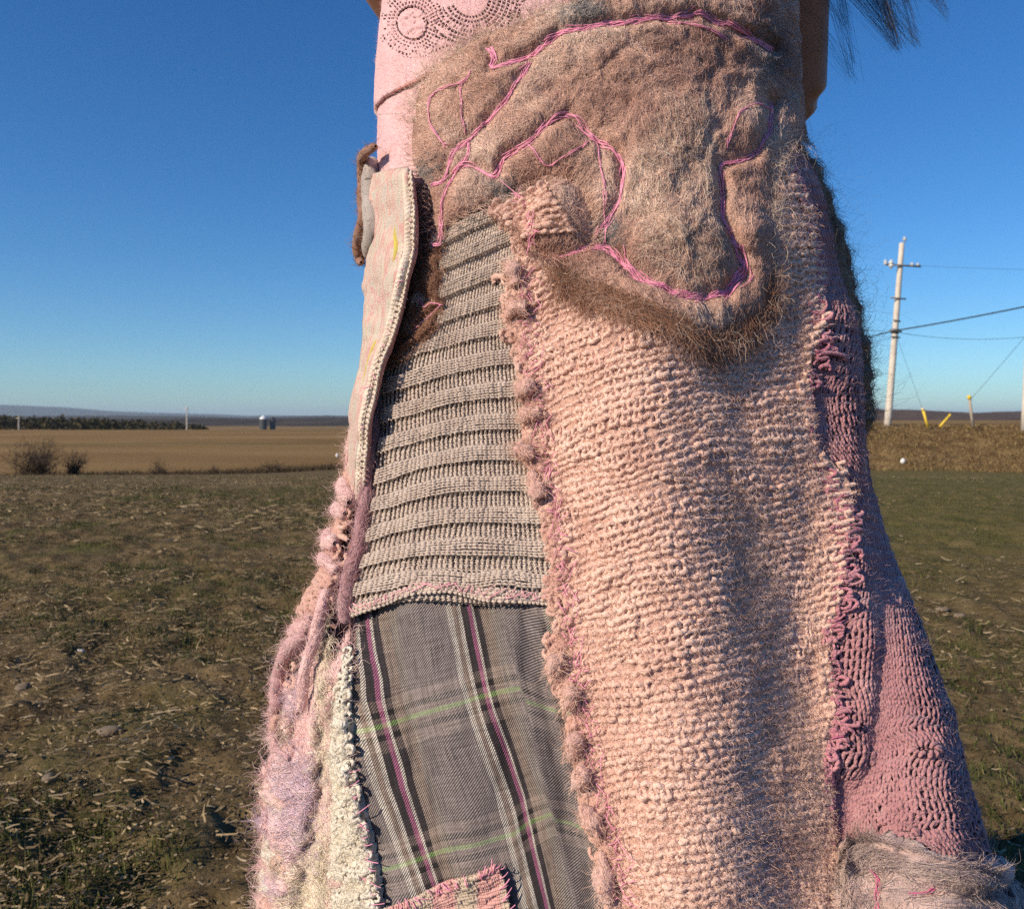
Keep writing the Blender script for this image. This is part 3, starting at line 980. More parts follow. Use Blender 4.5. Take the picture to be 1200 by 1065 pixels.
def felt(name, poly, base, thick, mat, parent, valleys=(), step=3.0, soft=9.0, lump_h=.0015, seed=1, vw=11.0, vd=.75, tint=None, lobes=()):
    """a felted piece: pillowed between its lines of stitching, thin at its edge. Returns its height function."""
    poly = np.asarray(poly, float)
    def height(x, y):
        d = dist_pl(poly, x, y, True)
        h = thick * (1 - np.exp(-d / soft))
        if len(valleys):
            dv = np.full(np.shape(x), 1e9)
            for pl in valleys: dv = np.minimum(dv, dist_pl(pl, x, y))
            h = h * (1 - vd * np.exp(-(dv / vw) ** 2))
        for lx_, ly_, lr_, lh_ in lobes: h = h + lh_ * np.exp(-(((x - lx_) ** 2 + (y - ly_) ** 2) / lr_ ** 2) ** 1.5)
        h = h + lump_h * vnoise(x / 13., y / 13., seed) * (1 - np.exp(-d / soft)) + .0006 * vnoise(x / 4., y / 4., seed + 3)
        return base + h
    x0, y0 = poly.min(0) - step; x1, y1 = poly.max(0) + step
    gx_, gy_ = np.meshgrid(np.arange(x0, x1, step), np.arange(y0, y1, step), indexing='ij')
    gx_ = gx_ + .5 * vnoise(gx_ / 5, gy_ / 5, 2); gy_ = gy_ + .5 * vnoise(gx_ / 5, gy_ / 5, 3)
    m = inside(poly, gx_, gy_)
    P, N = S(gx_, gy_, height(gx_, gy_))
    ids_ = np.arange(gx_.size).reshape(gx_.shape)
    f = m[:-1, :-1] & m[1:, :-1] & m[1:, 1:] & m[:-1, 1:]
    q = np.stack([ids_[:-1, :-1], ids_[1:, :-1], ids_[1:, 1:], ids_[:-1, 1:]], -1)[f]
    # skirt the edge down to the cloth below and drop unused points
    used, inv = np.unique(q.ravel(), return_inverse=True)
    v = P.reshape(-1, 3)[used]; q = inv.reshape(-1, 4)
    e = np.sort(np.concatenate([q[:, [0, 1]], q[:, [1, 2]], q[:, [2, 3]], q[:, [3, 0]]]), 1)
    k, c = np.unique(e[:, 0].astype(np.int64) * len(v) + e[:, 1], return_counts=True)
    be = k[c == 1]; ba, bb = be // len(v), be % len(v)
    bn = N.reshape(-1, 3)[used]
    low = v - bn * (base + .001) if base > 0 else v - bn * .002
    n0 = len(v)
    v = np.concatenate([v, low]); q = np.concatenate([q, np.stack([ba, bb, bb + n0, ba + n0], -1)])
    uvp = np.concatenate([np.stack([gx_.ravel()[used], gy_.ravel()[used]], -1)] * 2) / 1000.
    o = mesh_obj(name, v, q, mat, parent, True, uvp)
    return height, o


def rand_in(poly, n, pad=0):
    poly = np.asarray(poly, float)
    x0, y0 = poly.min(0) - pad; x1, y1 = poly.max(0) + pad
    xs, ys = [], []
    t = 0
    while t < n:
        x = x0 + RNG.random(n * 2) * (x1 - x0); y = y0 + RNG.random(n * 2) * (y1 - y0)
        m = inside(poly, x, y)
        xs.append(x[m]); ys.append(y[m]); t += m.sum()
    return np.concatenate(xs)[:n], np.concatenate(ys)[:n]


def fibres(name, x, y, height, length, rad, mat, parent, flow=None, spread=.6, lift=.0015, curl=.25, k=6, seed=1):
    """loose fibres lying over a felted or brushed surface"""
    n = len(x)
    ang = (flow(x, y) if flow is not None else 3.14159 * fbm(x / 90., y / 90., seed, 2) * 1.6) + RNG.normal(0, spread, n)
    ang = np.where(RNG.random(n) < .5, ang, ang + math.pi)
    L = length[0] + (length[1] - length[0]) * RNG.random(n) ** 1.8
    cv = RNG.normal(0, curl, n)
    s = np.linspace(0, 1, k)
    a = ang[:, None] + cv[:, None] * 5 * s[None] + RNG.normal(0, curl * .8, (n, k))
    st = (L / (k - 1))[:, None]
    X = x[:, None] + np.concatenate([np.zeros((n, 1)), np.cumsum(np.cos(a[:, :-1]) * st, 1)], 1)
    Y = y[:, None] + np.concatenate([np.zeros((n, 1)), np.cumsum(np.sin(a[:, :-1]) * st, 1)], 1)
    lf = np.abs(RNG.normal(0, lift, n))
    off = height(X, Y) + .0002 + lf[:, None] * (s[None] ** 1.2) + .0005 * RNG.random((n, 1))
    P, _ = S(X, Y, off)
    return strands_obj(name, P, rad * (.6 + .8 * RNG.random(n)), mat, parent, kind='stuff')


def knit(panel, ncol, nrow, r, depth, face=1, amp=.85, A=.15, jit=.05, rvar=.15, per=9, sides=5, off=.004, offcol=None, facecol=None, keep=None, seed=1, ragged=0.0):
    """real interlocked loops. panel(u, v) -> photo pixels; u runs along a course, v from course to course.
    face 1 shows the legs (stocking side), -1 the bumps (purl side)"""
    n = ncol * per + 1
    t = np.arange(n) / per                       # in stitches
    c = np.minimum(np.floor(t).astype(int), ncol - 1)
    rws = np.arange(nrow)[:, None]
    ci = np.broadcast_to(c, (nrow, n))
    jx = jit * vnoise(ci * .9 + .3, rws * 1.1, seed); jy = jit * vnoise(ci * .8 + 7, rws * 1.3 + 3, seed + 1)
    x = t[None] + A * np.sin(4 * math.pi * t)[None] + jx * 1.4
    y = rws + .5 - amp * .5 * np.cos(2 * math.pi * t)[None] * (1 + 1.5 * jy) + jy * 1.5
    fc = face if facecol is None else facecol(c)[None]
    oc = 0 if offcol is None else offcol(t)[None]
    dz = -depth * np.cos(4 * math.pi * t)[None] * fc
    rg = 0
    if ragged:
        e0 = ragged * vnoise(rws * .6, rws * 0 + 5, seed + 4); e1 = ragged * vnoise(rws * .6, rws * 0 + 9, seed + 5)
        x = e0 + x * (1 + (e1 - e0) / ncol)
    px, py = panel(x / ncol, y / nrow)
    if callable(off): off = off(px, py)
    P, N = S(px, py, off + oc + dz + jit * .012 * vnoise(ci * .7, rws * .9, seed + 2))
    R = r * (1 + rvar * 1.6 * vnoise(t[None] * .45 + rws * 3.1, rws * .7, seed + 3) + rvar * .7 * vnoise(t[None] * 3 + rws * 5, rws * 1.7, seed + 6))
    v, q, uv, tn = tubes(P, N, R, sides, np.clip(.5 + .5 * vnoise(t[None] * .12 + rws * 1.7, rws * .5, seed + 7), 0, 1))
    if keep is not None:
        kk = keep(px, py)
        kq = np.broadcast_to(kk[:, :, None], (nrow, n, sides)).ravel()
        q = q[kq[q].all(1)]
        used, inv = np.unique(q.ravel(), return_inverse=True)
        v = v[used]; uv = uv[used]; tn = tn[used]; q = inv.reshape(-1, 4)
        P = P[kk]; N = N[kk]
    return (v, q, uv, tn), (P.reshape(-1, 3), N.reshape(-1, 3))


def ruled(L, R, tilt=0.0, warp=None):
    """panel between two edge lines"""
    def f(u, v):
        u, v = np.broadcast_arrays(np.asarray(u, float), np.asarray(v, float))
        a = poly_at(L, v); b = poly_at(R, v)
        p = a * (1 - u[..., None]) + b * u[..., None]
        x, y = p[..., 0], p[..., 1]
        if warp is not None: x, y = warp(x, y, u, v)
        return x, y
    return f


def fuzz(name, src, n, length, rad, mat, parent, k=4, curl=.5, lift=(.2, 1.0)):
    """short stray hairs standing off yarn; lengths in metres"""
    P0, N0 = src
    i = RNG.integers(0, len(P0), n)
    p = P0[i] + N0[i] * .001 + RNG.normal(0, .0012, (n, 3))
    d = unit(RNG.normal(0, 1, (n, 3)) + N0[i] * (lift[0] + (lift[1] - lift[0]) * RNG.random((n, 1))))
    L = length * (.4 + RNG.random((n, 1)) ** 2 * 1.3)
    pts = [p]
    for j in range(1, k):
        d = unit(d + RNG.normal(0, curl, (n, 3)))
        pts.append(pts[-1] + d * L / (k - 1))
    return strands_obj(name, np.stack(pts, 1), rad * (.6 + .8 * RNG.random(n)), mat, parent, kind='stuff')


def thread(path, height, n=3, jit=2.4, seg=(14, 34), r=.00034, lift=.0016, seed=0):
    """hand stitching: a few strands of long running stitches along a line"""
    path = np.asarray(path, float)
    L = np.linalg.norm(np.diff(path, axis=0), axis=1).sum()
    Ps, Ns = [], []
    for s in range(n):
        p = -RNG.random() * 10
        while p < L:
            ln = seg[0] + RNG.random() * (seg[1] - seg[0])
            t = np.linspace(max(p, 0), min(p + ln, L), 7) / L
            if t[-1] > t[0]:
                q = poly_at(path, t)
                tg = q[-1] - q[0]; nn = np.array([-tg[1], tg[0]]) / (np.linalg.norm(tg) + 1e-6)
                o = np.linspace(RNG.normal(0, jit), RNG.normal(0, jit), 7)
                q = q + nn * o[:, None]
                w = np.sin(np.linspace(0, math.pi, 7))
                P, N = S(q[:, 0], q[:, 1], height(q[:, 0], q[:, 1]) + lift * (.25 + .9 * w) + .0006 * RNG.random())
                Ps.append(P); Ns.append(N)
            p += ln * .92
    return tubes(np.array(Ps), np.array(Ns), r * (.85 + .4 * RNG.random((len(Ps), 1))), 5)


def whip(path, height, n, reach, r=.00036, lift=.0022, slant=.5):
    """short stitches across an edge"""
    Ps, Ns = [], []
    for i in range(n):
        t = (i + RNG.random()) / n
        a = poly_at(path, t); b = poly_at(path, min(1, t + .01)); tg = b - a
        if np.linalg.norm(tg) < 1e-6: tg = np.array([0, 1.])
        tg = tg / np.linalg.norm(tg); nn = np.array([-tg[1], tg[0]])
        d = nn * (1 if RNG.random() < .5 else -1) + tg * RNG.normal(0, slant)
        ln = reach * (.5 + RNG.random())
        s = np.linspace(-.5, .5, 6)[:, None]
        q = a + RNG.normal(0, 1.5, 2) + d * ln * s
        w = np.cos(s[:, 0] * math.pi)
        P, N = S(q[:, 0], q[:, 1], height(q[:, 0], q[:, 1]) + lift * w + .0003)
        Ps.append(P); Ns.append(N)
    return tubes(np.array(Ps), np.array(Ns), r * (.8 + .5 * RNG.random((len(Ps), 1))), 5)


flat = lambda h: (lambda x, y: np.full(np.shape(x), h))


def grid_sheet(panel, nu, nv, off, uvf=None):
    u, v = np.meshgrid(np.linspace(0, 1, nu), np.linspace(0, 1, nv), indexing='ij')
    px, py = panel(u, v)
    o = off(px, py) if callable(off) else np.full(px.shape, off)
    P, N = S(px, py, o)
    ids_ = np.arange(nu * nv).reshape(nu, nv)
    q = np.stack([ids_[:-1, :-1], ids_[1:, :-1], ids_[1:, 1:], ids_[:-1, 1:]], -1).reshape(-1, 4)
    uv = np.stack(uvf(px, py), -1).reshape(-1, 2) if uvf else np.stack([u, v], -1).reshape(-1, 2)
    return P.reshape(-1, 3), q, uv, None


def roll(path, rad, height, lumps=.3, sides=10, n=80, seed=1, flatten=.8):
    """a soft rolled edge or cord lying on the cloth; rad in pixels along the path"""
    t = np.linspace(0, 1, n)
    c = poly_at(path, t)
    rp = np.interp(t, np.linspace(0, 1, len(rad)), rad) * .00066
    P, N = S(c[:, 0], c[:, 1], height(c[:, 0], c[:, 1]) + rp * flatten)
    R = rp * (1 + lumps * .8 * vnoise(t * n / 9., t * 0 + seed, seed))
    R[0] *= .35; R[-1] *= .35
    v, q, uv, tn = tubes(P[None], N[None], R[None], sides)
    cen = np.repeat(P, sides, 0)
    w = vnoise(v[:, 0] * 330 + seed, v[:, 2] * 330 + v[:, 1] * 200, seed + 2) * .55 + vnoise(v[:, 0] * 900 + seed, v[:, 2] * 900 + v[:, 1] * 700, seed + 3) * .25
    v = cen + (v - cen) * (1 + lumps * w)[:, None]
    return (v, q, uv, tn), (P, N, R)


def wound(path, rad, height, turns, yr, seed=1, n_per=10, rvar=.3, wob=.5):
    """yarn overcast round an edge: an uneven spiral of loops. rad, in pixels"""
    n = int(turns * n_per)
    t = np.linspace(0, 1, n)
    c = poly_at(path, t)
    tg = np.gradient(c, axis=0); tg = tg / (np.linalg.norm(tg, axis=1, keepdims=True) + 1e-9)
    nn = np.stack([-tg[:, 1], tg[:, 0]], -1)
    rp = np.interp(t, np.linspace(0, 1, len(rad)), rad) * (1 + rvar * vnoise(t * turns * .8, t * 0 + 1, seed))
    ph = t * turns * 2 * math.pi + wob * vnoise(t * turns * .7, t * 0 + 3, seed + 1)
    q = c + nn * (rp * np.cos(ph))[:, None] + tg * (rp * .5 * vnoise(t * turns * 1.1, t * 0, seed + 2))[:, None]
    h = height(q[:, 0], q[:, 1]) + rp * .00066 * (.6 + .75 * np.sin(ph))
    P, N = S(q[:, 0], q[:, 1], h)
    C3, _ = S(c[:, 0], c[:, 1], 0.0)
    T3 = unit(np.gradient(C3, axis=0))
    return tubes(P[None], T3[None], (yr * (1 + .35 * vnoise(t * turns * 1.3, t * 0 + 2, seed + 5)))[None], 6), (P, N)


def loops(path, n, size, height, yr, lat=5.0, seed=1, arc=(3.2, 5.2), k=10, lift=1.0):
    """loose loops of yarn crowded along a line"""
    Ps, Ns, Rs = [], [], []
    for i in range(n):
        c = poly_at(path, (i + RNG.random()) / n) + RNG.normal(0, lat, 2) * np.array([1, .6])
        a0 = RNG.random() * 6.283; w = arc[0] + (arc[1] - arc[0]) * RNG.random()
        tt = np.linspace(0, w, k); r1 = size * (.5 + .8 * RNG.random()); r2 = r1 * (.35 + .5 * RNG.random()); rot = RNG.random() * 3.14
        ex, ey = r1 * np.cos(tt + a0), r2 * np.sin(tt + a0)
        X = c[0] + ex * math.cos(rot) - ey * math.sin(rot); Y = c[1] + ex * math.sin(rot) + ey * math.cos(rot)
        tl = RNG.normal(0, .5)
        h = height(X, Y) + .00066 * (size * .35 * lift * (np.sin(tt * math.pi / w) + .4 * RNG.random()) + tl * ex * .6)
        P, N = S(X, Y, h)
        Ps.append(P); Ns.append(N)
        Rs.append(yr * (.7 + .7 * RNG.random()) * (.75 + .45 * np.sin(np.linspace(.2, 2.9, k))) * (1 + .15 * RNG.normal(0, 1, k)))
    Ps = np.array(Ps); Ns = np.array(Ns)
    return tubes(Ps, Ns + .01, np.array(Rs), 6), (Ps.reshape(-1, 3), Ns.reshape(-1, 3))

# ------------------------------------------------------------------ skirt: lining tube that the patches are sewn to
zz = np.linspace(0.30, 1.045, 60)
th = np.linspace(0, 2 * math.pi, 97)[:-1]
TH, ZZ = np.meshgrid(th, zz, indexing='ij')
wv = .012 * np.sin(TH * 9 + 1.0) * sstep(.8, .35, ZZ) * (np.cos(TH) < .2)
lxv = np.interp(ZZ, _zz, _cx) + (np.interp(ZZ, _zz, _rx) - .007 + wv) * np.sin(TH)
lyv = YA - (np.interp(ZZ, _zz, _ry) - .007 + wv) * np.cos(TH)
_w = .095 * sstep(.55, 1.02, np.sin(TH)) * sstep(.80, .58, ZZ) * sstep(-.5, .1, np.cos(TH))
lxv = lxv + _w * BOX_DIR[0]; lyv = lyv + _w * BOX_DIR[1]
ids = np.arange(TH.size).reshape(TH.shape); nx = np.roll(ids, -1, 0)
q = np.stack([ids[:, :-1], nx[:, :-1], nx[:, 1:], ids[:, 1:]], -1).reshape(-1, 4)
skirt = mesh_obj('skirt', np.stack([lxv, lyv, ZZ], -1), q, m_lining, person)
skirt['label'] = 'knee-length patchwork skirt of knitted, felted and woven wool'

# ---- oatmeal ribbed knit, ribs lying sideways
RIB_L = [(508, 282), (478, 372), (452, 440), (446, 520), (436, 600), (424, 660), (408, 722)]
RIB_R = [(618, 228), (612, 300), (616, 380), (628, 470), (640, 540), (650, 620), (656, 706)]
RIB_POLY = RIB_L + RIB_R[::-1]
def rib_warp(x, y, u, v):
    return x, y - 9 * np.sin(u * math.pi) * sstep(.1, .9, v) + 4 * np.sin(u * 5 + v * 4) * v
rib_map = ruled(RIB_L, RIB_R, 0, rib_warp)
NRIB = 13; PER = 6
def rib_face(c): return np.where((c % PER) < 3, 1, -1)
def rib_off(t):
    f = (t % PER) / PER
    return .0034 * (sstep(-.06, .06, f) - sstep(.47, .56, f) + sstep(.94, 1.06, f)) - .0014 + .0009 * np.abs(np.sin(t * math.pi)) * (f < .5) + .0006 * np.sin(np.clip(f * 2, 0, 1) * math.pi)
rib_panel = lambda u, v: rib_map(v, u)          # courses run downwards
rg, rib_src = knit(rib_panel, NRIB * PER, 38, .00098, .0012, off=.0062, facecol=rib_face, offcol=rib_off, A=.19, jit=.06, rvar=.14, per=8, sides=5, amp=1.0, seed=11)
o = mesh_obj('ribbed_knit_panel', rg[0], rg[1], m_rib, skirt, True, rg[2], rg[3], 'stuff')
o['label'] = 'oatmeal ribbed knit patch with its ribs lying sideways'
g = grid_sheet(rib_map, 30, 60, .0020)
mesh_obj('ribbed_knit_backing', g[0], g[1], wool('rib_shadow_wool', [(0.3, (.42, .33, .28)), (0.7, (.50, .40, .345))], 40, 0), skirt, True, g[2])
m_ribf = fibre_mat('oatmeal_fibre', [(0.3, (.5, .42, .36)), (0.7, (.68, .6, .53))], 30)
fuzz('ribbed_knit_fuzz', rib_src, 9000, .004, .00006, m_ribf, skirt)
# bottom edge of the rib: two rows of purl bumps worked with pink
HEM = [(406, 722), (430, 715), (463, 705), (518, 692), (545, 694), (575, 699), (610, 702), (658, 706)]
e1 = [(x, y - 8) for x, y in HEM]; e2 = [(x, y + 3) for x, y in HEM]
hem_map = lambda u, v: (lambda p: (p[..., 0], p[..., 1]))(poly_at(e1, u) * (1 - np.asarray(v)[..., None]) + poly_at(e2, u) * np.asarray(v)[..., None])
hem_panel = lambda u, v: hem_map(*np.broadcast_arrays(u, v))
hg, hsrc = knit(hem_panel, 44, 3, .0014, .0009, face=-1, off=.0085, per=8, sides=5, amp=1.0, seed=15)
mesh_obj('ribbed_knit_hem', hg[0], hg[1], m_rib, skirt, True, hg[2], hg[3], 'stuff')
w = whip([(x, y - 5) for x, y in HEM], flat(.0105), 60, 7, .0003, .001, 1.2)
mesh_obj('hem_stitching', w[0], w[1], plain('pale_pink_yarn', (.78, .40, .45), .8, .15, 100), skirt, kind='stuff')

# ---- woven plaid cloth
PL_L = [(416, 700), (417, 760), (418, 850), (424, 910), (435, 970), (448, 1035), (460, 1080), (480, 1300)]
PL_R = [(668, 690), (672, 760), (685, 830), (700, 900), (716, 960), (728, 1020), (736, 1080), (760, 1300)]
def pl_u(x, y):
    A = np.interp(y, [680, 730, 820, 915, 1010, 1300], [428, 432, 444, 470, 501, 590])
    B = np.interp(y, [680, 710, 800, 830, 930, 1065, 1300], [541, 549, 568, 576, 611, 643, 700])
    C = B + np.interp(y, [700, 830, 950, 1065], [112, 114, 104, 100])
    xx = np.stack([A - 120, A, B, C, C + 110], 0)
    r = np.zeros(x.shape)
    for i in range(4):
        m = (x >= xx[i]) & (x < xx[i + 1])
        r = np.where(m, i + (x - xx[i]) / (xx[i + 1] - xx[i]), r)
    return r
def pl_v(x, y):
    fx = np.interp(y, [700, 760, 830, 900, 1000, 1065], [590, 602, 618, 634, 662, 680])   # pleat line
    g1 = np.where(x < fx, np.interp(x, [410, 440, 500, 560, 620], [857, 850, 832, 815, 801]), np.interp(x, [610, 640, 690], [816, 828, 836]))
    g2 = np.where(x < fx, np.interp(x, [430, 450, 520, 600, 650], [1022, 1013, 990, 973, 945]), np.interp(x, [640, 680, 710], [952, 964, 966]))
    return (y - g1) / (g2 - g1)
plaid_map = ruled(PL_L, PL_R)
def pl_off(x, y):
    fx = np.interp(y, [700, 760, 830, 900, 1000, 1065, 1300], [590, 602, 618, 634, 662, 680, 730])
    fx2 = fx + 34
    return .002 + .0018 * np.exp(-((x - fx) / 5.) ** 2) * (x < fx) + .0018 * np.exp(-(np.maximum(x - fx, 0) / 5.) ** 2) * (x >= fx) + .0022 * np.exp(-((x - fx2) / 8.) ** 2) + .0004 * np.sin((x - fx) / 4.5) * (x > fx) + .0022 * vnoise(x / 30., y / 70., 61) + .0008 * vnoise(x / 11., y / 40., 62) + .0012 * np.exp(-((x - np.interp(y, [700, 1065], [470, 520])) / 6.) ** 2)
g = grid_sheet(plaid_map, 150, 160, pl_off, lambda x, y: (pl_u(x, y), pl_v(x, y)))

m_plaid, nt, b = new_mat('plaid_twill')
uvn = nd(nt, 'ShaderNodeUVMap')
sp = nd(nt, 'ShaderNodeSeparateXYZ'); nt.links.new(uvn.outputs[0], sp.inputs[0])
def frac(o_, add):
    a = nd(nt, 'ShaderNodeMath', operation='ADD'); a.inputs[1].default_value = add; nt.links.new(o_, a.inputs[0])
    f = nd(nt, 'ShaderNodeMath', operation='FRACT'); nt.links.new(a.outputs[0], f.inputs[0])
    return f.outputs[0]
GREY = (.27, .232, .226); WHT = (.56, .51, .46); DRK = (.020, .017, .018); PNK = (.34, .10, .20); BRN = (.30, .23, .19); GRN = (.18, .28, .10)
def su(p): return .5 + p / 115.
warp_r = ramp(nt, [(0, GREY), (su(-27), WHT), (su(-21), BRN), (su(-15), WHT), (su(-10.5), DRK), (su(-3), PNK), (su(2), WHT), (su(5), DRK), (su(12.5), BRN), (su(25), (.29, .25, .22)), (su(34), GREY)], 'CONSTANT')
nt.links.new(frac(sp.outputs[0], .5), warp_r.inputs[0])
def sv(p): return .5 + p / 165.
WF = (.046, .037, .042); WB = (.15, .115, .105)
weft_r = ramp(nt, [(0, WF), (sv(-30), WB), (sv(-17), DRK), (sv(-10), WB), (sv(-3), GRN), (sv(3), WB), (sv(10), DRK), (sv(17), WB), (sv(32), WF)], 'CONSTANT')
nt.links.new(frac(sp.outputs[1], .5), weft_r.inputs[0])
# twill: warp and weft threads alternate along diagonals
def lin(a, ka, b_, kb):
    m1 = nd(nt, 'ShaderNodeMath', operation='MULTIPLY'); m1.inputs[1].default_value = ka; nt.links.new(a, m1.inputs[0])
    m2 = nd(nt, 'ShaderNodeMath', operation='MULTIPLY_ADD'); m2.inputs[1].default_value = kb; nt.links.new(b_, m2.inputs[0]); nt.links.new(m1.outputs[0], m2.inputs[2])
    return m2.outputs[0]
tw = nd(nt, 'ShaderNodeMath', operation='SINE'); nt.links.new(lin(sp.outputs[0], 2 * math.pi * 37, sp.outputs[1], 2 * math.pi * 49), tw.inputs[0])
th1 = nd(nt, 'ShaderNodeMath', operation='SINE'); nt.links.new(lin(sp.outputs[0], 2 * math.pi * 62, sp.outputs[1], 0.0), th1.inputs[0])
f1 = nd(nt, 'ShaderNodeMapRange'); f1.inputs[1].default_value = -.35; f1.inputs[2].default_value = .35; f1.inputs[3].default_value = .05; f1.inputs[4].default_value = .95
nt.links.new(tw.outputs[0], f1.inputs[0])
mx = nd(nt, 'ShaderNodeMix', data_type='RGBA'); nt.links.new(f1.outputs[0], mx.inputs[0])
nt.links.new(warp_r.outputs[0], mx.inputs[6]); nt.links.new(weft_r.outputs[0], mx.inputs[7])
# uneven single threads along both directions
def slub(ku, kv, s):
    cb = nd(nt, 'ShaderNodeMapping'); cb.inputs['Scale'].default_value = (ku, kv, 1); nt.links.new(uvn.outputs[0], cb.inputs[0])
    n_ = nd(nt, 'ShaderNodeTexNoise', Scale=s, Detail=2.0); nt.links.new(cb.outputs[0], n_.inputs['Vector'])
    return n_.outputs[0]
ad = nd(nt, 'ShaderNodeMath', operation='ADD'); nt.links.new(slub(40, 2.5, 1.6), ad.inputs[0]); nt.links.new(slub(2.5, 50, 1.6), ad.inputs[1])
f2 = nd(nt, 'ShaderNodeMapRange'); f2.inputs[1].default_value = .75; f2.inputs[2].default_value = 1.25; f2.inputs[3].default_value = .62; f2.inputs[4].default_value = 1.35
nt.links.new(ad.outputs[0], f2.inputs[0])
mm = nd(nt, 'ShaderNodeMix', data_type='RGBA', blend_type='MULTIPLY'); mm.inputs[0].default_value = 1
nt.links.new(mx.outputs[2], mm.inputs[6]); nt.links.new(f2.outputs[0], mm.inputs[7])
nt.links.new(mm.outputs[2], b.inputs['Base Color'])
b.inputs['Sheen Weight'].default_value = .1
add_bump(nt, b, tw.outputs[0], .35, .0006)
o = mesh_obj('plaid_patch', g[0], g[1], m_plaid, skirt, True, g[2])
o['label'] = 'grey plaid woven patch with pink and green lines'

# ---- peach hand-knit panel (purl side out)
PE_L = [(590, 225), (612, 300), (606, 380), (620, 430), (634, 480), (640, 540), (652, 610), (662, 660), (668, 730), (668, 780), (684, 840), (704, 905), (722, 965), (732, 1020), (738, 1075), (752, 1300)]
PE_R = [(910, 170), (938, 250), (958, 310), (970, 370), (972, 420), (958, 468), (966, 530), (986, 590), (993, 650), (988, 720), (984, 790), (986, 850), (970, 905), (968, 960), (985, 1010), (995, 1075), (1010, 1300)]
def pe_warp(x, y, u, v):
    y = y - (x - 790) * .11 * sstep(.95, .2, v) - 12 * np.sin(u * math.pi) * (1 - .5 * v) + 7 * vnoise(x / 75., y / 75., 71) + 2.5 * vnoise(x / 25., y / 25., 73)
    x = x + 2.5 * vnoise(x / 50., y / 50., 72)
    return x, y
pe_map = ruled(PE_L, PE_R, 0, pe_warp)
pg, pe_src = knit(pe_map, 28, 112, .00176, .0010, face=-1, off=.0100, amp=1.2, A=.20, jit=.16, rvar=.24, per=10, sides=6, seed=21, ragged=.3)
o = mesh_obj('peach_knit_panel', pg[0], pg[1], m_peach, skirt, True, pg[2], pg[3], 'stuff')
o['label'] = 'wide peach hand-knit patch with bumpy purl rows'
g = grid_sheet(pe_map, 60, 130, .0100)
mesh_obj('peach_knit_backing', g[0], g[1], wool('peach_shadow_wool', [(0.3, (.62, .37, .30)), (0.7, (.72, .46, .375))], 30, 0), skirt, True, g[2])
m_peachf = fibre_mat('peach_fibre', [(0.3, (.70, .42, .32)), (0.6, (.86, .58, .46)), (0.8, (.72, .46, .38))], 20)
fuzz('peach_knit_fuzz', pe_src, 120000, .0052, .0001, m_peachf, skirt, 5, .6)
# a few grey-brown hairs caught over the hollows of the panel
def ph(x, y): return np.full(np.shape(x), .0135)
x, y = rand_in([(830, 560), (900, 600), (910, 760), (960, 880), (975, 1000), (930, 1060), (880, 900), (840, 740)], 1500)
m_strayf = fibre_mat('stray_hair', [(0.3, (.26, .17, .14)), (0.7, (.45, .34, .29))], 20)
fibres('stray_hairs', x, y, ph, (10, 38), .00006, m_strayf, skirt, None, 1.5, .003, .5)

# ruffled yarn edge along the peach panel
ED = [(572, 248), (590, 268), (612, 300), (600, 345), (600, 385), (612, 425), (620, 470), (628, 492), (630, 530), (640, 590), (650, 640), (654, 690), (657, 730), (655, 775), (672, 815), (680, 860), (692, 905), (705, 955), (715, 1000), (722, 1050), (735, 1130), (748, 1250)]
(wv1, ws1) = loops(ED, 330, 8.0, flat(.0090), .0016, 5.0)
(wv2, ws2) = loops([(x + 7, y + 3) for x, y in ED], 190, 6.5, flat(.0100), .0015, 4.0)
v, q, uv, _ = merge([wv1, wv2])
m_edge = wool('rose_edge_yarn', [(0.3, (.52, .27, .23)), (0.5, (.64, .38, .31)), (0.7, (.74, .50, .42))], 40, 1500, .3, 1100)
mesh_obj('ruffled_edge', v, q, m_edge, skirt, True, uv, None, 'stuff')
fuzz('ruffled_edge_fuzz', (np.concatenate([ws1[0], ws2[0]]), np.concatenate([ws1[1], ws2[1]])), 9000, .007, .00007, m_peachf, skirt, 5, .6)


def puff(path, rad, height, mat, parent, name, seed, nf, fmat, lumps=.35, flen=(8, 22)):
    """a lock of unspun wool"""
    (g_, (P, N, R)) = roll(path, rad, height, lumps, 12, max(24, int(len(path) * 12)), seed)
    mesh_obj(name, g_[0], g_[1], mat, parent, True, g_[2])
    n = nf
    i = RNG.integers(1, len(P) - 1, n)
    T = unit(np.gradient(P, axis=0))
    a = RNG.random(n) * 6.283
    Bn = np.cross(T, N)
    d = np.cos(a)[:, None] * Bn[i] + np.sin(a)[:, None] * N[i]
    p = P[i] + d * R[i][:, None] * .95
    dr = unit(T[i] * np.where(RNG.random((n, 1)) < .5, 1, -1) + d * (.15 + .35 * RNG.random((n, 1))) + RNG.normal(0, .35, (n, 3)))
    L = (flen[0] + (flen[1] - flen[0]) * RNG.random((n, 1)) ** 2) * .00066
    pts = [p]
    for j in range(4):
        dr = unit(dr + RNG.normal(0, .3, (n, 3)) - d * .06)
        pts.append(pts[-1] + dr * L / 4)
    strands_obj(name + '_fibres', np.stack(pts, 1), .00014 * (.6 + .8 * RNG.random(n)), fmat, parent, kind='stuff')


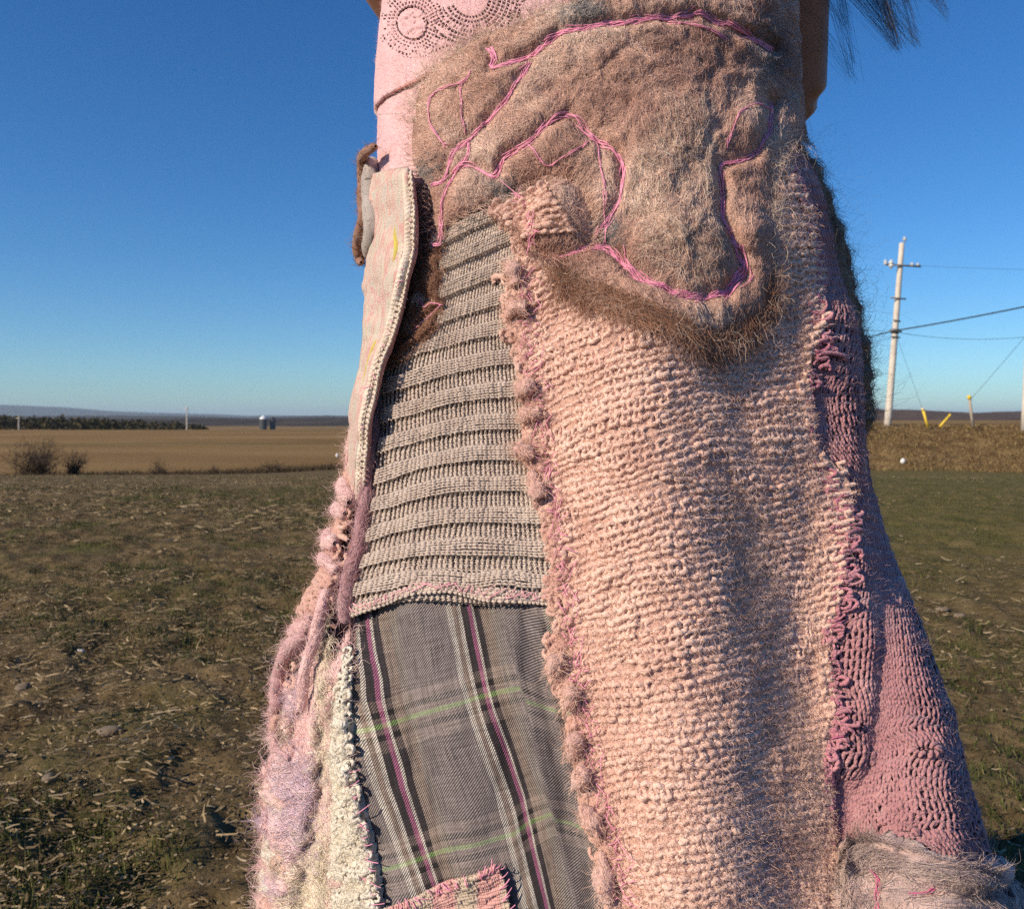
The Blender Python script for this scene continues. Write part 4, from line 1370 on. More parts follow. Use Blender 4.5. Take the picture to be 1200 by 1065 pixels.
m_tuft = wool('rose_roving', [(0.3, (.55, .31, .27)), (0.7, (.70, .46, .40))], 50, 0, .4, 900)
tuft_specs = [[(608, 470), (620, 462), (634, 458)], [(614, 490), (628, 492), (640, 488)], [(604, 530), (618, 532), (632, 540)], [(596, 380), (606, 372), (618, 372)],
              [(592, 318), (602, 330), (606, 345)], [(645, 785), (656, 772), (668, 768)], [(668, 822), (674, 810), (682, 800)], [(672, 880), (680, 868), (686, 850)],
              [(684, 915), (690, 905), (696, 890)], [(690, 930), (700, 945), (706, 960)], [(712, 1052), (722, 1060), (738, 1062)], [(712, 980), (718, 1010), (722, 1035)], [(628, 560), (634, 575), (640, 590)]]
for i, p in enumerate(tuft_specs):
    puff(p, [4, 8, 9, 7], flat(.012), m_tuft, skirt, 'wool_tuft', 40 + i, 260, m_peachf)

# pink hand stitching holding that edge
SEAM = [(610, 318), (622, 345), (618, 380), (626, 420), (634, 455), (640, 500), (648, 560), (656, 600), (664, 650), (670, 690), (676, 730), (684, 775), (690, 815), (700, 860), (706, 900), (722, 945), (735, 985), (742, 1040), (756, 1100)]
ws = [whip(SEAM, flat(.0128), 130, 8, .0003, .0012, 1.3), whip([(x - 8, y) for x, y in SEAM], flat(.0145), 60, 7, .00028, .001, 1.4), whip([(x + 12, y + 4) for x, y in SEAM], flat(.0145), 50, 8, .00028, .001, 1.2)]
v, q, uv, _ = merge(ws)
mesh_obj('edge_stitching', v, q, m_thread, skirt, kind='stuff')

# ---- mauve cabled knit on the side
MV_L = [(905, 150), (935, 240), (952, 300), (962, 400), (948, 470), (958, 540), (982, 600), (988, 680), (980, 760), (978, 850), (962, 920), (965, 990), (985, 1060), (1000, 1300)]
MV_R = [(985, 150), (1030, 240), (1045, 300), (1060, 400), (1070, 470), (1085, 540), (1095, 600), (1120, 680), (1150, 760), (1180, 850), (1200, 920), (1215, 990), (1225, 1060), (1240, 1300)]
def mv_warp(x, y, u, v):
    # wales spread in a fan; cables pull the stitches together at two crossings
    for cx_, cy_, s in ((1050, 872, 1.0), (1075, 985, .9)):
        d2 = ((x - cx_) / 42.) ** 2 + ((y - cy_) / 17.) ** 2
        e = np.exp(-d2)
        x = x + s * e * 20 * np.clip((y - cy_) / 17., -1.2, 1.2) * .9
        y = y - s * e * 7 * np.sin((x - cx_) / 22.)
    return x + 2.2 * vnoise(x / 30., y / 40., 81), y + 2.5 * vnoise(x / 40., y / 40., 82)
mv_map = ruled(MV_L, MV_R, 0, mv_warp)
mg, mv_src = knit(mv_map, 30, 100, .00145, .0007, face=1, off=.0045, amp=1.25, A=.21, jit=.08, rvar=.16, per=9, sides=5, seed=51)
o = mesh_obj('mauve_knit_panel', mg[0], mg[1], m_mauve, skirt, True, mg[2], mg[3], 'stuff')
o['label'] = 'dusky mauve cabled knit panel on the side of the skirt'
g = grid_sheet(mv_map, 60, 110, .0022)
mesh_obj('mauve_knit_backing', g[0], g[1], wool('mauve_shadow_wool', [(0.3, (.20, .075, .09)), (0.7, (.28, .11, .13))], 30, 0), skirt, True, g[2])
m_mauvef = fibre_mat('mauve_fibre', [(0.3, (.50, .26, .28)), (0.7, (.70, .48, .48))], 30)
fuzz('mauve_knit_fuzz', mv_src, 26000, .0050, .00006, m_mauvef, skirt)
# seam of looped mauve yarn between the peach and the mauve panels
SM = [(930, 200), (946, 260), (956, 310), (966, 370), (974, 420), (962, 462), (956, 480), (964, 535), (984, 585), (992, 640), (990, 700), (985, 780), (988, 830), (984, 868), (968, 905), (962, 925), (975, 990)]
(sv1, ss1) = loops(SM, 230, 5.5, flat(.0085), .00115, 2.6)
mesh_obj('looped_seam', sv1[0], sv1[1], wool('rose_mauve_yarn', [(0.3, (.46, .17, .22)), (0.7, (.64, .30, .34))], 40, 1800, .3, 1200), skirt, True, sv1[2], None, 'stuff')
w = whip(SM, flat(.0115), 34, 6, .00026, .001, 1.2)
mesh_obj('seam_stitching', w[0], w[1], m_threadd, skirt, kind='stuff')

# ------------------------------------------------------------------ brown felt yoke with pink stitching
Y1 = [(572, 66), (577, 82), (574, 95), (595, 88), (615, 80), (632, 68), (650, 52), (680, 47), (720, 42), (755, 39), (790, 36), (819, 30), (841, 38), (875, 54), (905, 68)]
Y1b = [(780, 40), (810, 44), (852, 62)]
Y2 = [(620, 85), (605, 112), (585, 142), (568, 160), (550, 175), (535, 190), (530, 200), (522, 222), (507, 227)]
Y2b = [(550, 175), (547, 197), (532, 217), (520, 242), (519, 262), (518, 289), (508, 292)]
Y3 = [(550, 100), (545, 110), (525, 118), (507, 127), (502, 140), (507, 165), (525, 187)]
Y3b = [(545, 108), (537, 117), (537, 147), (545, 172)]
Y4 = [(532, 214), (547, 207), (577, 221), (592, 200), (615, 185), (635, 167), (665, 155), (687, 175), (705, 184), (721, 193), (731, 212), (725, 243), (709, 272), (696, 288)]
Y4b = [(687, 178), (699, 186), (702, 218), (707, 253), (709, 297)]
Y4c = [(615, 185), (625, 200), (640, 210), (665, 202), (682, 184)]
Y5 = [(650, 315), (677, 302), (696, 299), (712, 303), (731, 322), (750, 348), (769, 364), (794, 373), (813, 370), (839, 357), (858, 341), (870, 330)]
Y5b = [(870, 330), (858, 294), (848, 275), (845, 253), (845, 215), (858, 207), (877, 200), (896, 180), (905, 161), (903, 131)]
Y5c = [(854, 195), (860, 178), (867, 161), (878, 150), (890, 144), (905, 142)]
VAL = [Y1, Y2, Y2b, Y4, Y5, Y5b]
YOKE = [(484, 152), (489, 112), (505, 90), (525, 72), (555, 52), (590, 40), (625, 28), (660, 16), (690, 6), (730, 4), (800, 3), (862, 4), (885, -14), (930, -20), (985, -20), (985, 60), (975, 130), (975, 165), (950, 178),
        (925, 176), (908, 205), (906, 260), (908, 330), (895, 372), (868, 396), (835, 408), (800, 414), (770, 400), (735, 382), (705, 362), (668, 340), (640, 328),
        (648, 316), (664, 306), (690, 290), (694, 262), (686, 236), (668, 222), (640, 216), (612, 224), (592, 238), (575, 242), (552, 255), (532, 268), (523, 278), (519, 292), (510, 268), (508, 244), (498, 222), (482, 196)]
yoke_h, yoke = felt('felt_yoke', YOKE, .0115, .0095, m_felt, skirt, VAL, 3.0, 12.0, .0020, 101, 9.0, .7, None, [(795, 300, 46, .012), (775, 185, 55, .005), (640, 182, 32, .004), (880, 290, 22, .005), (880, 170, 20, .004), (580, 110, 40, .003), (700, 90, 60, .003)])
yoke['label'] = 'brown felted wool yoke quilted with pink thread'
def yflow(x, y):
    return np.where(y < 130, 1.2 + .9 * vnoise(x / 70., y / 60., 7), np.where(x > 720, 1.45, .55)) + .9 * vnoise(x / 55., y / 55., 8)
x, y = rand_in(YOKE, 30000)
fibres('felt_yoke_fibres', x, y, yoke_h, (9, 40), .00014, m_feltf, skirt, yflow, .65, .0008, .3, 6, 3)
m_feltp = fibre_mat('pale_fibre', [(0.3, (.62, .45, .36)), (0.7, (.82, .66, .54))], 14)
LOBE = [(735, 250), (760, 200), (790, 150), (830, 140), (845, 200), (842, 290), (845, 340), (800, 362), (760, 340)]
x, y = rand_in(LOBE, 2600)
fibres('pale_felt_fibres', x, y, yoke_h, (10, 38), .00018, m_feltp, skirt, lambda x, y: 1.35 + .6 * vnoise(x / 50., y / 50., 9), .5, .0015, .2, 6, 4)
# the darker fringe below the yoke, loose reddish hair
FR = [(640, 330), (700, 352), (745, 378), (795, 402), (840, 398), (880, 372), (900, 330), (905, 372), (880, 404), (820, 424), (760, 412), (700, 384), (650, 350)]
x, y = rand_in(FR, 4200)
m_feltr = fibre_mat('russet_fibre', [(0.3, (.24, .11, .07)), (0.7, (.42, .23, .15))], 14)
fibres('felt_fringe', x, y, lambda x, y: np.full(np.shape(x), .0155), (14, 46), .00017, m_feltr, skirt, lambda x, y: 1.25 + .6 * vnoise(x / 40., y / 40., 12) + np.where(x > 850, .5, 0), .5, .0025, .2, 6, 5)
# wispy halo round the yoke's outline
t = RNG.random(2600); c = poly_at(np.array(YOKE[:19] + YOKE[18:32]), t)
fibres('felt_wisps', c[:, 0] + RNG.normal(0, 3, 2600), c[:, 1] + RNG.normal(0, 3, 2600), lambda x, y: np.full(np.shape(x), .0145), (16, 48), .00011, m_feltp, skirt, None, 2.0, .005, .35, 6, 6)
# grey felt blotches showing through
m_greyf = fibre_mat('grey_fibre', [(0.3, (.17, .16, .17)), (0.7, (.34, .32, .32))], 30)
gp = []
for cx_, cy_, sx, sy, n in ((682, 25, 14, 9, 900), (709, 288, 9, 10, 700), (497, 212, 8, 7, 300), (592, 238, 12, 6, 400), (905, 75, 14, 22, 900)):
    gp.append(np.stack([cx_ + RNG.normal(0, sx, n), cy_ + RNG.normal(0, sy, n)], -1))
gp = np.concatenate(gp); gp = gp[inside(YOKE, gp[:, 0], gp[:, 1])]
fibres('grey_felt_fibres', gp[:, 0], gp[:, 1], yoke_h, (6, 20), .00018, m_greyf, skirt, None, 2, .0012, .3, 6, 7)
# shaded hairy side of the yoke, over the hip
st = [thread(Y1, yoke_h, 9), thread(Y1b, yoke_h, 3), thread(Y2, yoke_h, 6, 1.8), thread(Y2b, yoke_h, 4, 1.8), thread(Y3, yoke_h, 2, 1.6), thread(Y3b, yoke_h, 2, 1.4),
      thread(Y4, yoke_h, 6), thread(Y4b, yoke_h, 2, 1.2), thread(Y4c, yoke_h, 2, 1.3)]
v, q, _, _ = merge(st)
mesh_obj('yoke_stitching', v, q, m_thread, skirt, kind='stuff')
st = [thread(Y5, yoke_h, 11, 3.4), thread(Y5b, yoke_h, 6, 2.2), thread(Y5c, yoke_h, 2, 1.2), thread([(800, 378), (840, 364), (872, 334), (866, 300)], yoke_h, 3, 3)]
v, q, _, _ = merge(st)
mesh_obj('yoke_rose_stitching', v, q, plain('deep_pink_thread', (.78, .28, .43), .55, .2, 200, .4), skirt, kind='stuff')

# peach knit tip lying over the yoke
TIP = lambda u, v: (lambda p: (p[..., 0], p[..., 1]))(
    (np.stack([572 + 40 * v, 262 - 14 * np.sin(v * 1.5) + 60 * v * v * 0 + 40 * v], -1) * (1 - u[..., None]) + np.stack([640 + 32 * v, 222 + 66 * v], -1) * u[..., None]))
tip_panel = lambda u, v: TIP(*np.broadcast_arrays(np.asarray(u, float), np.asarray(v, float)))
_a = np.linspace(0, 2 * math.pi, 28, endpoint=False)
LB = np.stack([652 + 42 * np.cos(_a) + 6 * np.sin(2 * _a), 264 + 47 * np.sin(_a)], -1)
lobe_h, o = felt('felt_lobe', LB, .0120, .0150, m_felt, skirt, [], 2.5, 16, .0015, 103)
x, y = rand_in(LB, 2600)
fibres('felt_lobe_fibres', x, y, lobe_h, (10, 36), .00018, m_feltf, skirt, lambda x, y: 2.2 + .4 * vnoise(x / 20., y / 20., 9), .6, .0013, .25, 6, 31)
tip_off = lambda x, y: np.maximum(.0165, np.where(inside(LB, x, y), lobe_h(x, y), 0) + .0022)
tg, tsrc = knit(tip_panel, 6, 8, .0021, .0018, face=-1, off=tip_off, amp=1.25, A=.20, jit=.2, rvar=.3, per=10, sides=6, seed=25)
mesh_obj('peach_knit_tip', tg[0], tg[1], m_peach, skirt, True, tg[2], tg[3], 'stuff')
fuzz('peach_tip_fuzz', tsrc, 2500, .008, .00007, m_peachf, skirt, 5, .6)
g = grid_sheet(tip_panel, 14, 14, lambda x, y: tip_off(x, y) - .0012)
mesh_obj('peach_tip_backing', g[0], g[1], m_tuft, skirt, True, g[2])
w = whip([(600, 235), (612, 255), (622, 280), (625, 300)], lambda x, y: tip_off(x, y) + .003, 22, 12, .0003, .001, 1.2)
mesh_obj('tip_stitching', w[0], w[1], m_thread, skirt, kind='stuff')

# ------------------------------------------------------------------ side: dark brown felt panel behind the mauve knit
SIDE = [(966, 158), (1060, 150), (1250, 170), (1260, 470), (1230, 560), (1050, 540), (1008, 500), (1004, 470), (1000, 400), (992, 300), (982, 230)]
m_dfelt = wool('dark_brown_felt', [(0.3, (.24, .165, .11)), (0.7, (.38, .28, .19))], 16, 0, .3, 900)
side_h, o = felt('dark_felt_panel', SIDE, .009, .011, m_dfelt, skirt, [], 5.0, 16, .005, 121)
o['label'] = 'dark brown felt panel at the back of the hip'
m_dfib = fibre_mat('dark_fibre', [(0.3, (.16, .115, .08)), (0.7, (.36, .27, .19))], 20)
x, y = rand_in(SIDE, 7000)
fibres('dark_felt_fibres', x, y, side_h, (8, 30), .00016, m_dfib, skirt, None, 2, .003, .4, 5, 12)
x, y = rand_in([(985, 170), (1035, 180), (1060, 300), (1065, 480), (1020, 500), (1005, 300)], 500)
fibres('dark_felt_strays', x, y, side_h, (25, 75), .00006, m_dfib, skirt, None, 2, .016, .45, 7, 13)

# lower side: grey felted roll under the mauve panel, and a felt wrap on the far side
LOW = [(975, 1010), (990, 996), (1020, 988), (1050, 992), (1075, 1002), (1110, 1010), (1150, 1014), (1230, 1016), (1260, 1100), (1250, 1280), (1000, 1280), (985, 1100), (965, 1060), (962, 1030)]
m_gfelt = wool('grey_mauve_felt', [(0.3, (.42, .28, .26)), (0.6, (.56, .405, .375)), (0.8, (.64, .50, .455))], 26, 0, .3, 900)
low_h, o = felt('grey_felt_patch', LOW, .006, .014, m_gfelt, skirt, [[(1035, 1020), (1055, 1030), (1060, 1065), (1060, 1120)], [(1000, 1025), (990, 1060), (1000, 1120)], [(1090, 1040), (1140, 1032), (1200, 1030)]], 3.0, 10, .0035, 131, 9)
o['label'] = 'puffy grey-mauve felt patch low on the skirt side'
m_gff = fibre_mat('grey_mauve_fibre', [(0.3, (.42, .30, .27)), (0.7, (.64, .51, .47))], 26)
x, y = rand_in(LOW, 5500)
fibres('grey_felt_fibres', x, y, low_h, (8, 30), .00017, m_gff, skirt, None, 1.2, .002, .35, 6, 14)
st = [thread([(1044, 1018), (1052, 1030), (1056, 1065), (1056, 1110)], low_h, 3, 1.2), thread([(1088, 1048), (1092, 1036)], low_h, 3, 1.5, (6, 12)), thread([(1140, 1034), (1170, 1032)], low_h, 2, 1.2)]
v, q, _, _ = merge(st)
mesh_obj('grey_felt_stitching', v, q, m_threadd, skirt, kind='stuff')
g, _r = roll([(978, 1022), (990, 1004), (1015, 994), (1045, 996), (1070, 1006), (1105, 1016), (1150, 1020), (1200, 1022)], [7, 12, 14, 14, 12, 13, 13, 10], lambda x, y: low_h(x, y) - .010, .45, 14, 90, 141, .6)
mesh_obj('felt_roll', g[0], g[1], m_gfelt, skirt, True, g[2])
t = RNG.random(3000); c = poly_at([(975, 1026), (990, 1004), (1015, 994), (1045, 996), (1070, 1006), (1105, 1016), (1150, 1020)], t)
fibres('felt_roll_fibres', c[:, 0] + RNG.normal(0, 5, 3000), c[:, 1] + RNG.normal(0, 6, 3000), lambda x, y: low_h(x, y) + .005, (8, 30), .00017, m_gff, skirt, None, 1.3, .004, .4, 6, 141)
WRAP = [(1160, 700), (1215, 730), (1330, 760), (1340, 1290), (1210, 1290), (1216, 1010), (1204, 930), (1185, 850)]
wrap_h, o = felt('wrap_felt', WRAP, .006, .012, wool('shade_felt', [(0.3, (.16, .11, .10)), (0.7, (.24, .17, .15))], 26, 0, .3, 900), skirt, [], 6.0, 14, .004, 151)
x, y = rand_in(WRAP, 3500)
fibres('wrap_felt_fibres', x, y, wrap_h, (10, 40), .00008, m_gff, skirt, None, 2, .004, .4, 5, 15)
# eyelets where the cables cross: near-black discs paint the shade in each hole
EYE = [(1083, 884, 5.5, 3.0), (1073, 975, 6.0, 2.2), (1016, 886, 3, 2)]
m_eyelet_shade = plain('eyelet_shadow_wool', (.035, .014, .018), 1, .1)
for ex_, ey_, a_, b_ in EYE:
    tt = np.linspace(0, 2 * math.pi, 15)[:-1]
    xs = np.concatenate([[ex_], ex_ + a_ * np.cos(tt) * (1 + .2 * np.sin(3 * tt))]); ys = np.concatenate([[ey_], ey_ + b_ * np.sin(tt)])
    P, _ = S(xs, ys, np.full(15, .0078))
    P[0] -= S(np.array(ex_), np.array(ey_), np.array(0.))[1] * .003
    mesh_obj('eyelet_shade', P, np.array([[0, 1 + i, 1 + (i + 1) % 14] for i in range(14)]), m_eyelet_shade, skirt)
    (ev, es) = wound(list(zip(ex_ + (a_ + 2.5) * np.cos(np.linspace(0, 6.28, 15)), ey_ + (b_ + 2.5) * np.sin(np.linspace(0, 6.28, 15)))), [2.2], flat(.0065), 12, .0012, 9, 9, .3)
    mesh_obj('eyelet_rim', ev[0], ev[1], m_mauve, skirt, True, ev[2])

# ------------------------------------------------------------------ front opening on the left: placket, trims, cords
# inner facing seen in the dark gap
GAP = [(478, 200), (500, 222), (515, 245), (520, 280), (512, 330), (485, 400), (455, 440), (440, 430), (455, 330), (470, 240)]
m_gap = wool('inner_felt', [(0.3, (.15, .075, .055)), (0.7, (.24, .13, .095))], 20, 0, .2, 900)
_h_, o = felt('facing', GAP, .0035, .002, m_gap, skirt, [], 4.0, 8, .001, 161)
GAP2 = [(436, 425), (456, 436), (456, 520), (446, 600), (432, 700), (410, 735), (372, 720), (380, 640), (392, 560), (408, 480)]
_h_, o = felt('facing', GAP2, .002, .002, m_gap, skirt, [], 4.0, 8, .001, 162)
# russet felt flap tucked behind the opening
FLAP = [(516, 290), (506, 296), (496, 312), (491, 330), (495, 352), (488, 368), (470, 398), (456, 424), (449, 436), (470, 426), (492, 408), (510, 384), (519, 362), (514, 342), (516, 318)]
flap_h, o = felt('felt_flap', FLAP, .009, .006, wool('russet_felt', [(0.3, (.26, .135, .10)), (0.7, (.38, .22, .165))], 20, 0, .3, 900), skirt, [[(490, 352), (505, 356), (519, 362)], [(470, 405), (490, 385), (515, 360)]], 2.5, 6, .001, 165, 5, .8)
o['label'] = 'small russet felt flap beside the opening'
x, y = rand_in(FLAP, 2200)
fibres('felt_flap_fibres', x, y, flap_h, (6, 20), .00015, m_feltr, skirt, lambda x, y: np.full(np.shape(x), 1.4), .5, .0015, .25, 5, 16)
w = merge([thread([(492, 350), (497, 366), (504, 360), (519, 361)], flap_h, 2, 1.2, (8, 16)), thread([(484, 392), (500, 378), (516, 360)], flap_h, 1, .8, (10, 18))])
mesh_obj('felt_flap_stitching', w[0], w[1], m_thread, skirt, kind='stuff')

# placket: cream felt marbled with pink, standing off the body
PK_R = [(481, 209), (485, 232), (487, 262), (483, 298), (474, 340), (464, 380), (454, 418), (444, 455), (435, 500), (427, 545), (418, 590)]
PK_L = [(436, 206), (432, 228), (438, 262), (443, 285), (424, 315), (422, 335), (430, 372), (431, 412), (424, 455), (408, 505), (396, 560)]
pk_map = ruled(PK_L, PK_R)
def pk_off(x, y):
    r = np.stack([np.interp(y, [p[1] for p in PK_R], [p[0] for p in PK_R])], 0)[0]
    d = np.clip((r - x) / 40., 0, 1)
    return .009 + .017 * (1 - d ** 1.5) * sstep(596, 470, y) * sstep(200, 225, y) + .004 * np.exp(-((y - 330) / 25.) ** 2) + .004 * vnoise(x / 18., y / 34., 171) + .0015 * vnoise(x / 7., y / 12., 172)
g = grid_sheet(pk_map, 26, 120, pk_off, lambda x, y: (x / 1000, y / 1000))
m_pk, nt, b = new_mat('marbled_felt')
tc = nd(nt, 'ShaderNodeTexCoord')
mp = nd(nt, 'ShaderNodeMapping'); mp.inputs['Scale'].default_value = (1.0, 1.0, .35); nt.links.new(tc.outputs['Object'], mp.inputs[0])
n1 = nd(nt, 'ShaderNodeTexNoise', Scale=70., Detail=4.0, Distortion=1.6); nt.links.new(mp.outputs[0], n1.inputs['Vector'])
r1 = ramp(nt, [(.30, (.56, .50, .43)), (.44, (.66, .57, .47)), (.50, (.66, .44, .38)), (.53, (.66, .34, .32)), (.57, (.68, .54, .46)), (.66, (.60, .53, .47)), (.74, (.68, .46, .43))])
nt.links.new(n1.outputs[0], r1.inputs[0]); nt.links.new(r1.outputs[0], b.inputs['Base Color'])
n2 = nd(nt, 'ShaderNodeTexNoise', Scale=900., Detail=3.0); nt.links.new(tc.outputs['Object'], n2.inputs['Vector'])
add_bump(nt, b, n2.outputs[0], 1.0, .002)
o = mesh_obj('placket', g[0], g[1], m_pk, skirt, True, g[2])
o['label'] = 'cream placket marbled with pink along the opening'
so = o.modifiers.new('thickness', 'SOLIDIFY'); so.thickness = .004; so.offset = -1
x, y = rand_in(PK_L + PK_R[::-1], 3000)
fibres('placket_fibres', x, y, pk_off, (5, 16), .0001, fibre_mat('cream_fibre', [(0.3, (.72, .58, .50)), (0.7, (.85, .74, .66))], 30), skirt, None, 2, .0015, .4, 5, 17)
# knitted cord trim: two chains side by side, and its rosy inner face
trim_h = lambda x, y: np.full(np.shape(x), .0)
def chain(path, width, off, n, r, seed):
    """a crochet chain lying along a path: leaning loops in two columns"""
    Ps, Ns = [], []
    for i in range(n):
        t0 = (i + .1) / n
        for sgn in (-1, 1):
            s = np.linspace(0, 1, 7)
            c = poly_at(path, np.clip(t0 + (s - .15) * 1.5 / n, 0, 1))
            tg = poly_at(path, min(1, t0 + .02)) - poly_at(path, max(0, t0 - .02)); tg = tg / np.linalg.norm(tg); nn = np.array([-tg[1], tg[0]])
            lat = sgn * width * (.12 + .75 * np.sin(s * math.pi) ** .8)
            q_ = c + nn * lat[:, None]
            P, N = S(q_[:, 0], q_[:, 1], off(q_[:, 0], q_[:, 1]) + .0016 * np.sin(s * math.pi))
            Ps.append(P); Ns.append(N)
    return tubes(np.array(Ps), np.array(Ns), r * (.9 + .25 * RNG.random((len(Ps), 1))), 6)
TR = [(472, 212), (478, 240), (480, 268), (477, 300), (468, 342), (458, 382), (448, 420), (438, 458), (430, 500), (423, 545), (415, 588)]
toff = lambda x, y: pk_off(x, y) + .0022
g1 = chain(TR, 4.0, toff, 66, .0010, 1)
g2 = chain([(x + 8, y) for x, y in TR], 3.6, lambda x, y: pk_off(x, y) + .0012, 66, .0010, 2)
m_cream = wool('cream_cotton', [(0.3, (.66, .52, .42)), (0.7, (.80, .69, .58))], 60, 1800, .2, 1200)
v, q, uv, _ = merge([g1, g2])
mesh_obj('placket_trim', v, q, m_cream, skirt, True, uv, None, 'stuff')
g, _r = roll([(x + 4, y) for x, y in TR], [6, 6.5, 6.5, 6, 5.5, 5], lambda x, y: pk_off(x, y) - .0022, .08, 10, 110, 4)
mesh_obj('trim_core', g[0], g[1], m_cream, skirt, True, g[2])
IN = [(x + 9, y + 2) for x, y in TR]
g, _r = roll(IN, [5, 5.5, 5, 5, 4.5, 4], lambda x, y: pk_off(x, y) - .006, .15, 8, 110, 3)
mesh_obj('placket_facing', g[0], g[1], wool('rose_facing', [(0.3, (.52, .24, .22)), (0.7, (.66, .36, .32))], 50, 0), skirt, True, g[2])
w = whip(TR, lambda x, y: toff(x, y) + .001, 40, 9, .00026, .0012, .5)
mesh_obj('placket_stitching', w[0], w[1], m_thread, skirt, kind='stuff')
# yellow-green slips showing at the placket edge
m_lime = plain('yellow_green_felt', (.50, .41, .09), .9, .12, 60)
for i, p in enumerate(([(468, 258), (466, 282), (465, 305), (463, 330)], [(446, 398), (441, 424), (435, 448), (431, 468)])):
    g, _r = roll(p, [2, 4.0, 4.2, 2], lambda x, y: pk_off(x, y) + .0016, .08, 10, 40, 7 + i, .75)
    mesh_obj('yellow_slip', g[0], g[1], m_lime, skirt, True, g[2])
# hot-pink knots
for i, p in enumerate(([(455, 276), (457, 284), (456, 292)], [(456, 298), (458, 305), (457, 312)])):
    g, _r = roll(p, [1.5, 2.6, 1.5], lambda x, y: pk_off(x, y) + .0008, .3, 8, 20, 17 + i)
    mesh_obj('pink_knot', g[0], g[1], m_thread, skirt)
# brown felt ribbon and grey felt along the very edge
RB = [(438, 178), (424, 184), (415, 196), (413, 214), (418, 236), (426, 254), (424, 272), (418, 290), (414, 304), (424, 308)]
puff(RB, [5, 7, 7, 7, 6.5, 7, 8.5, 9, 5], flat(.016), wool('ribbon_felt', [(0.3, (.28, .135, .09)), (0.7, (.40, .215, .15))], 40, 0), skirt, 'felt_ribbon', 181, 900, m_feltr, .12, (6, 18))
puff([(432, 188), (432, 215), (436, 250), (438, 275), (432, 300)], [8, 13, 13, 14, 9], flat(.006), wool('grey_felt', [(0.3, (.40, .35, .32)), (0.7, (.54, .48, .45))], 40, 0), skirt, 'grey_felt_edge', 182, 500, m_gff, .15, (5, 14))

# mauve cord of roving
puff([(444, 490), (441, 515), (435, 545), (431, 580), (428, 615), (420, 650), (410, 682), (401, 712), (402, 732)], [6, 7, 7, 7.5, 8, 9, 10, 9.5, 6], flat(.0075), wool('mauve_roving', [(0.3, (.40, .20, .22)), (0.7, (.54, .32, .33))], 60, 0, .4), skirt, 'mauve_cord', 183, 1500, m_mauvef, .14, (10, 30))
# edge below the placket: peach lumps and rolled knit
PKR = [(418, 500), (408, 550), (398, 590), (392, 620), (386, 655), (375, 690), (358, 722), (344, 752), (330, 778), (322, 805)]
(rv, rs) = loops(PKR, 230, 9.0, flat(.008), .0019, 5.5)
mesh_obj('rolled_peach_edge', rv[0], rv[1], m_edge, skirt, True, rv[2], None, 'stuff')
fuzz('rolled_edge_fuzz', rs, 5000, .009, .00007, m_peachf, skirt, 5, .6)
m_pinkrov = wool('pink_roving', [(0.3, (.68, .40, .39)), (0.6, (.80, .54, .52)), (0.8, (.84, .64, .61))], 40, 0, .4, 900)
m_pinkf = fibre_mat('pink_fibre', [(0.3, (.76, .48, .47)), (0.6, (.90, .66, .63)), (0.8, (.80, .62, .64))], 20)
for i, (p, r_) in enumerate((([(372, 628), (380, 636), (394, 642)], [6, 11, 9]), ([(396, 566), (404, 575), (412, 592)], [5, 9, 8]), ([(408, 505), (412, 530), (410, 552)], [4, 6, 5]), ([(336, 748), (348, 740), (360, 726)], [6, 9, 8]),
                            ([(384, 604), (396, 600), (406, 604)], [5, 8, 7]), ([(372, 660), (384, 664), (392, 676)], [6, 9, 7]), ([(330, 772), (338, 764), (348, 762)], [5, 8, 6]))):
    puff(p, r_, flat(.010), m_pinkrov, skirt, 'pink_tuft', 200 + i, 420, m_pinkf, .35, (8, 26))

# ---- pink brushed-wool panel low on the left
PINK = [(414, 728), (404, 745), (396, 775), (352, 775), (335, 800), (300, 830), (270, 900), (250, 1000), (240, 1290), (445, 1290), (436, 1090), (415, 980), (405, 900), (404, 830), (412, 770)]
pink_h, o = felt('pink_wool_panel', PINK, .003, .010, m_pinkrov, skirt, [[(372, 745), (360, 800), (345, 840), (330, 875)], [(380, 850), (372, 930), (350, 1000), (345, 1065)]], 3.0, 10, .003, 211, 12, .7)
o['label'] = 'fluffy pink brushed wool panel with lilac and cream streaks'
x, y = rand_in(PINK, 12000)
fibres('pink_wool_fibres', x, y, pink_h, (10, 40), .00017, m_pinkf, skirt, lambda x, y: 1.6 + .7 * vnoise(x / 40., y / 60., 19), .5, .0010, .3, 7, 18)
m_lilf = fibre_mat('lilac_fibre', [(0.3, (.66, .50, .60)), (0.7, (.84, .70, .76))], 20)
lp = np.concatenate([np.stack([c0 + RNG.normal(0, sx, n), c1 + RNG.normal(0, sy, n)], -1) for c0, c1, sx, sy, n in ((335, 945, 10, 22, 900), (345, 910, 14, 14, 600), (328, 800, 6, 24, 500), (352, 990, 8, 20, 400))])
fibres('lilac_fibres', lp[:, 0], lp[:, 1], pink_h, (10, 34), .0002, m_lilf, skirt, lambda x, y: np.full(np.shape(x), 1.7), .7, .002, .3, 6, 20)
m_crf = fibre_mat('cream_lock', [(0.3, (.74, .63, .47)), (0.7, (.90, .81, .66))], 20)
lp = np.concatenate([np.stack([c0 + RNG.normal(0, sx, n), c1 + RNG.normal(0, sy, n)], -1) for c0, c1, sx, sy, n in ((362, 1010, 12, 26, 1800), (350, 1050, 16, 18, 1600), (380, 800, 6, 22, 400), (375, 890, 8, 25, 400))])
fibres('cream_fibres', lp[:, 0], lp[:, 1], pink_h, (10, 34), .0002, m_crf, skirt, lambda x, y: np.full(np.shape(x), 1.5), .8, .002, .5, 6, 21)
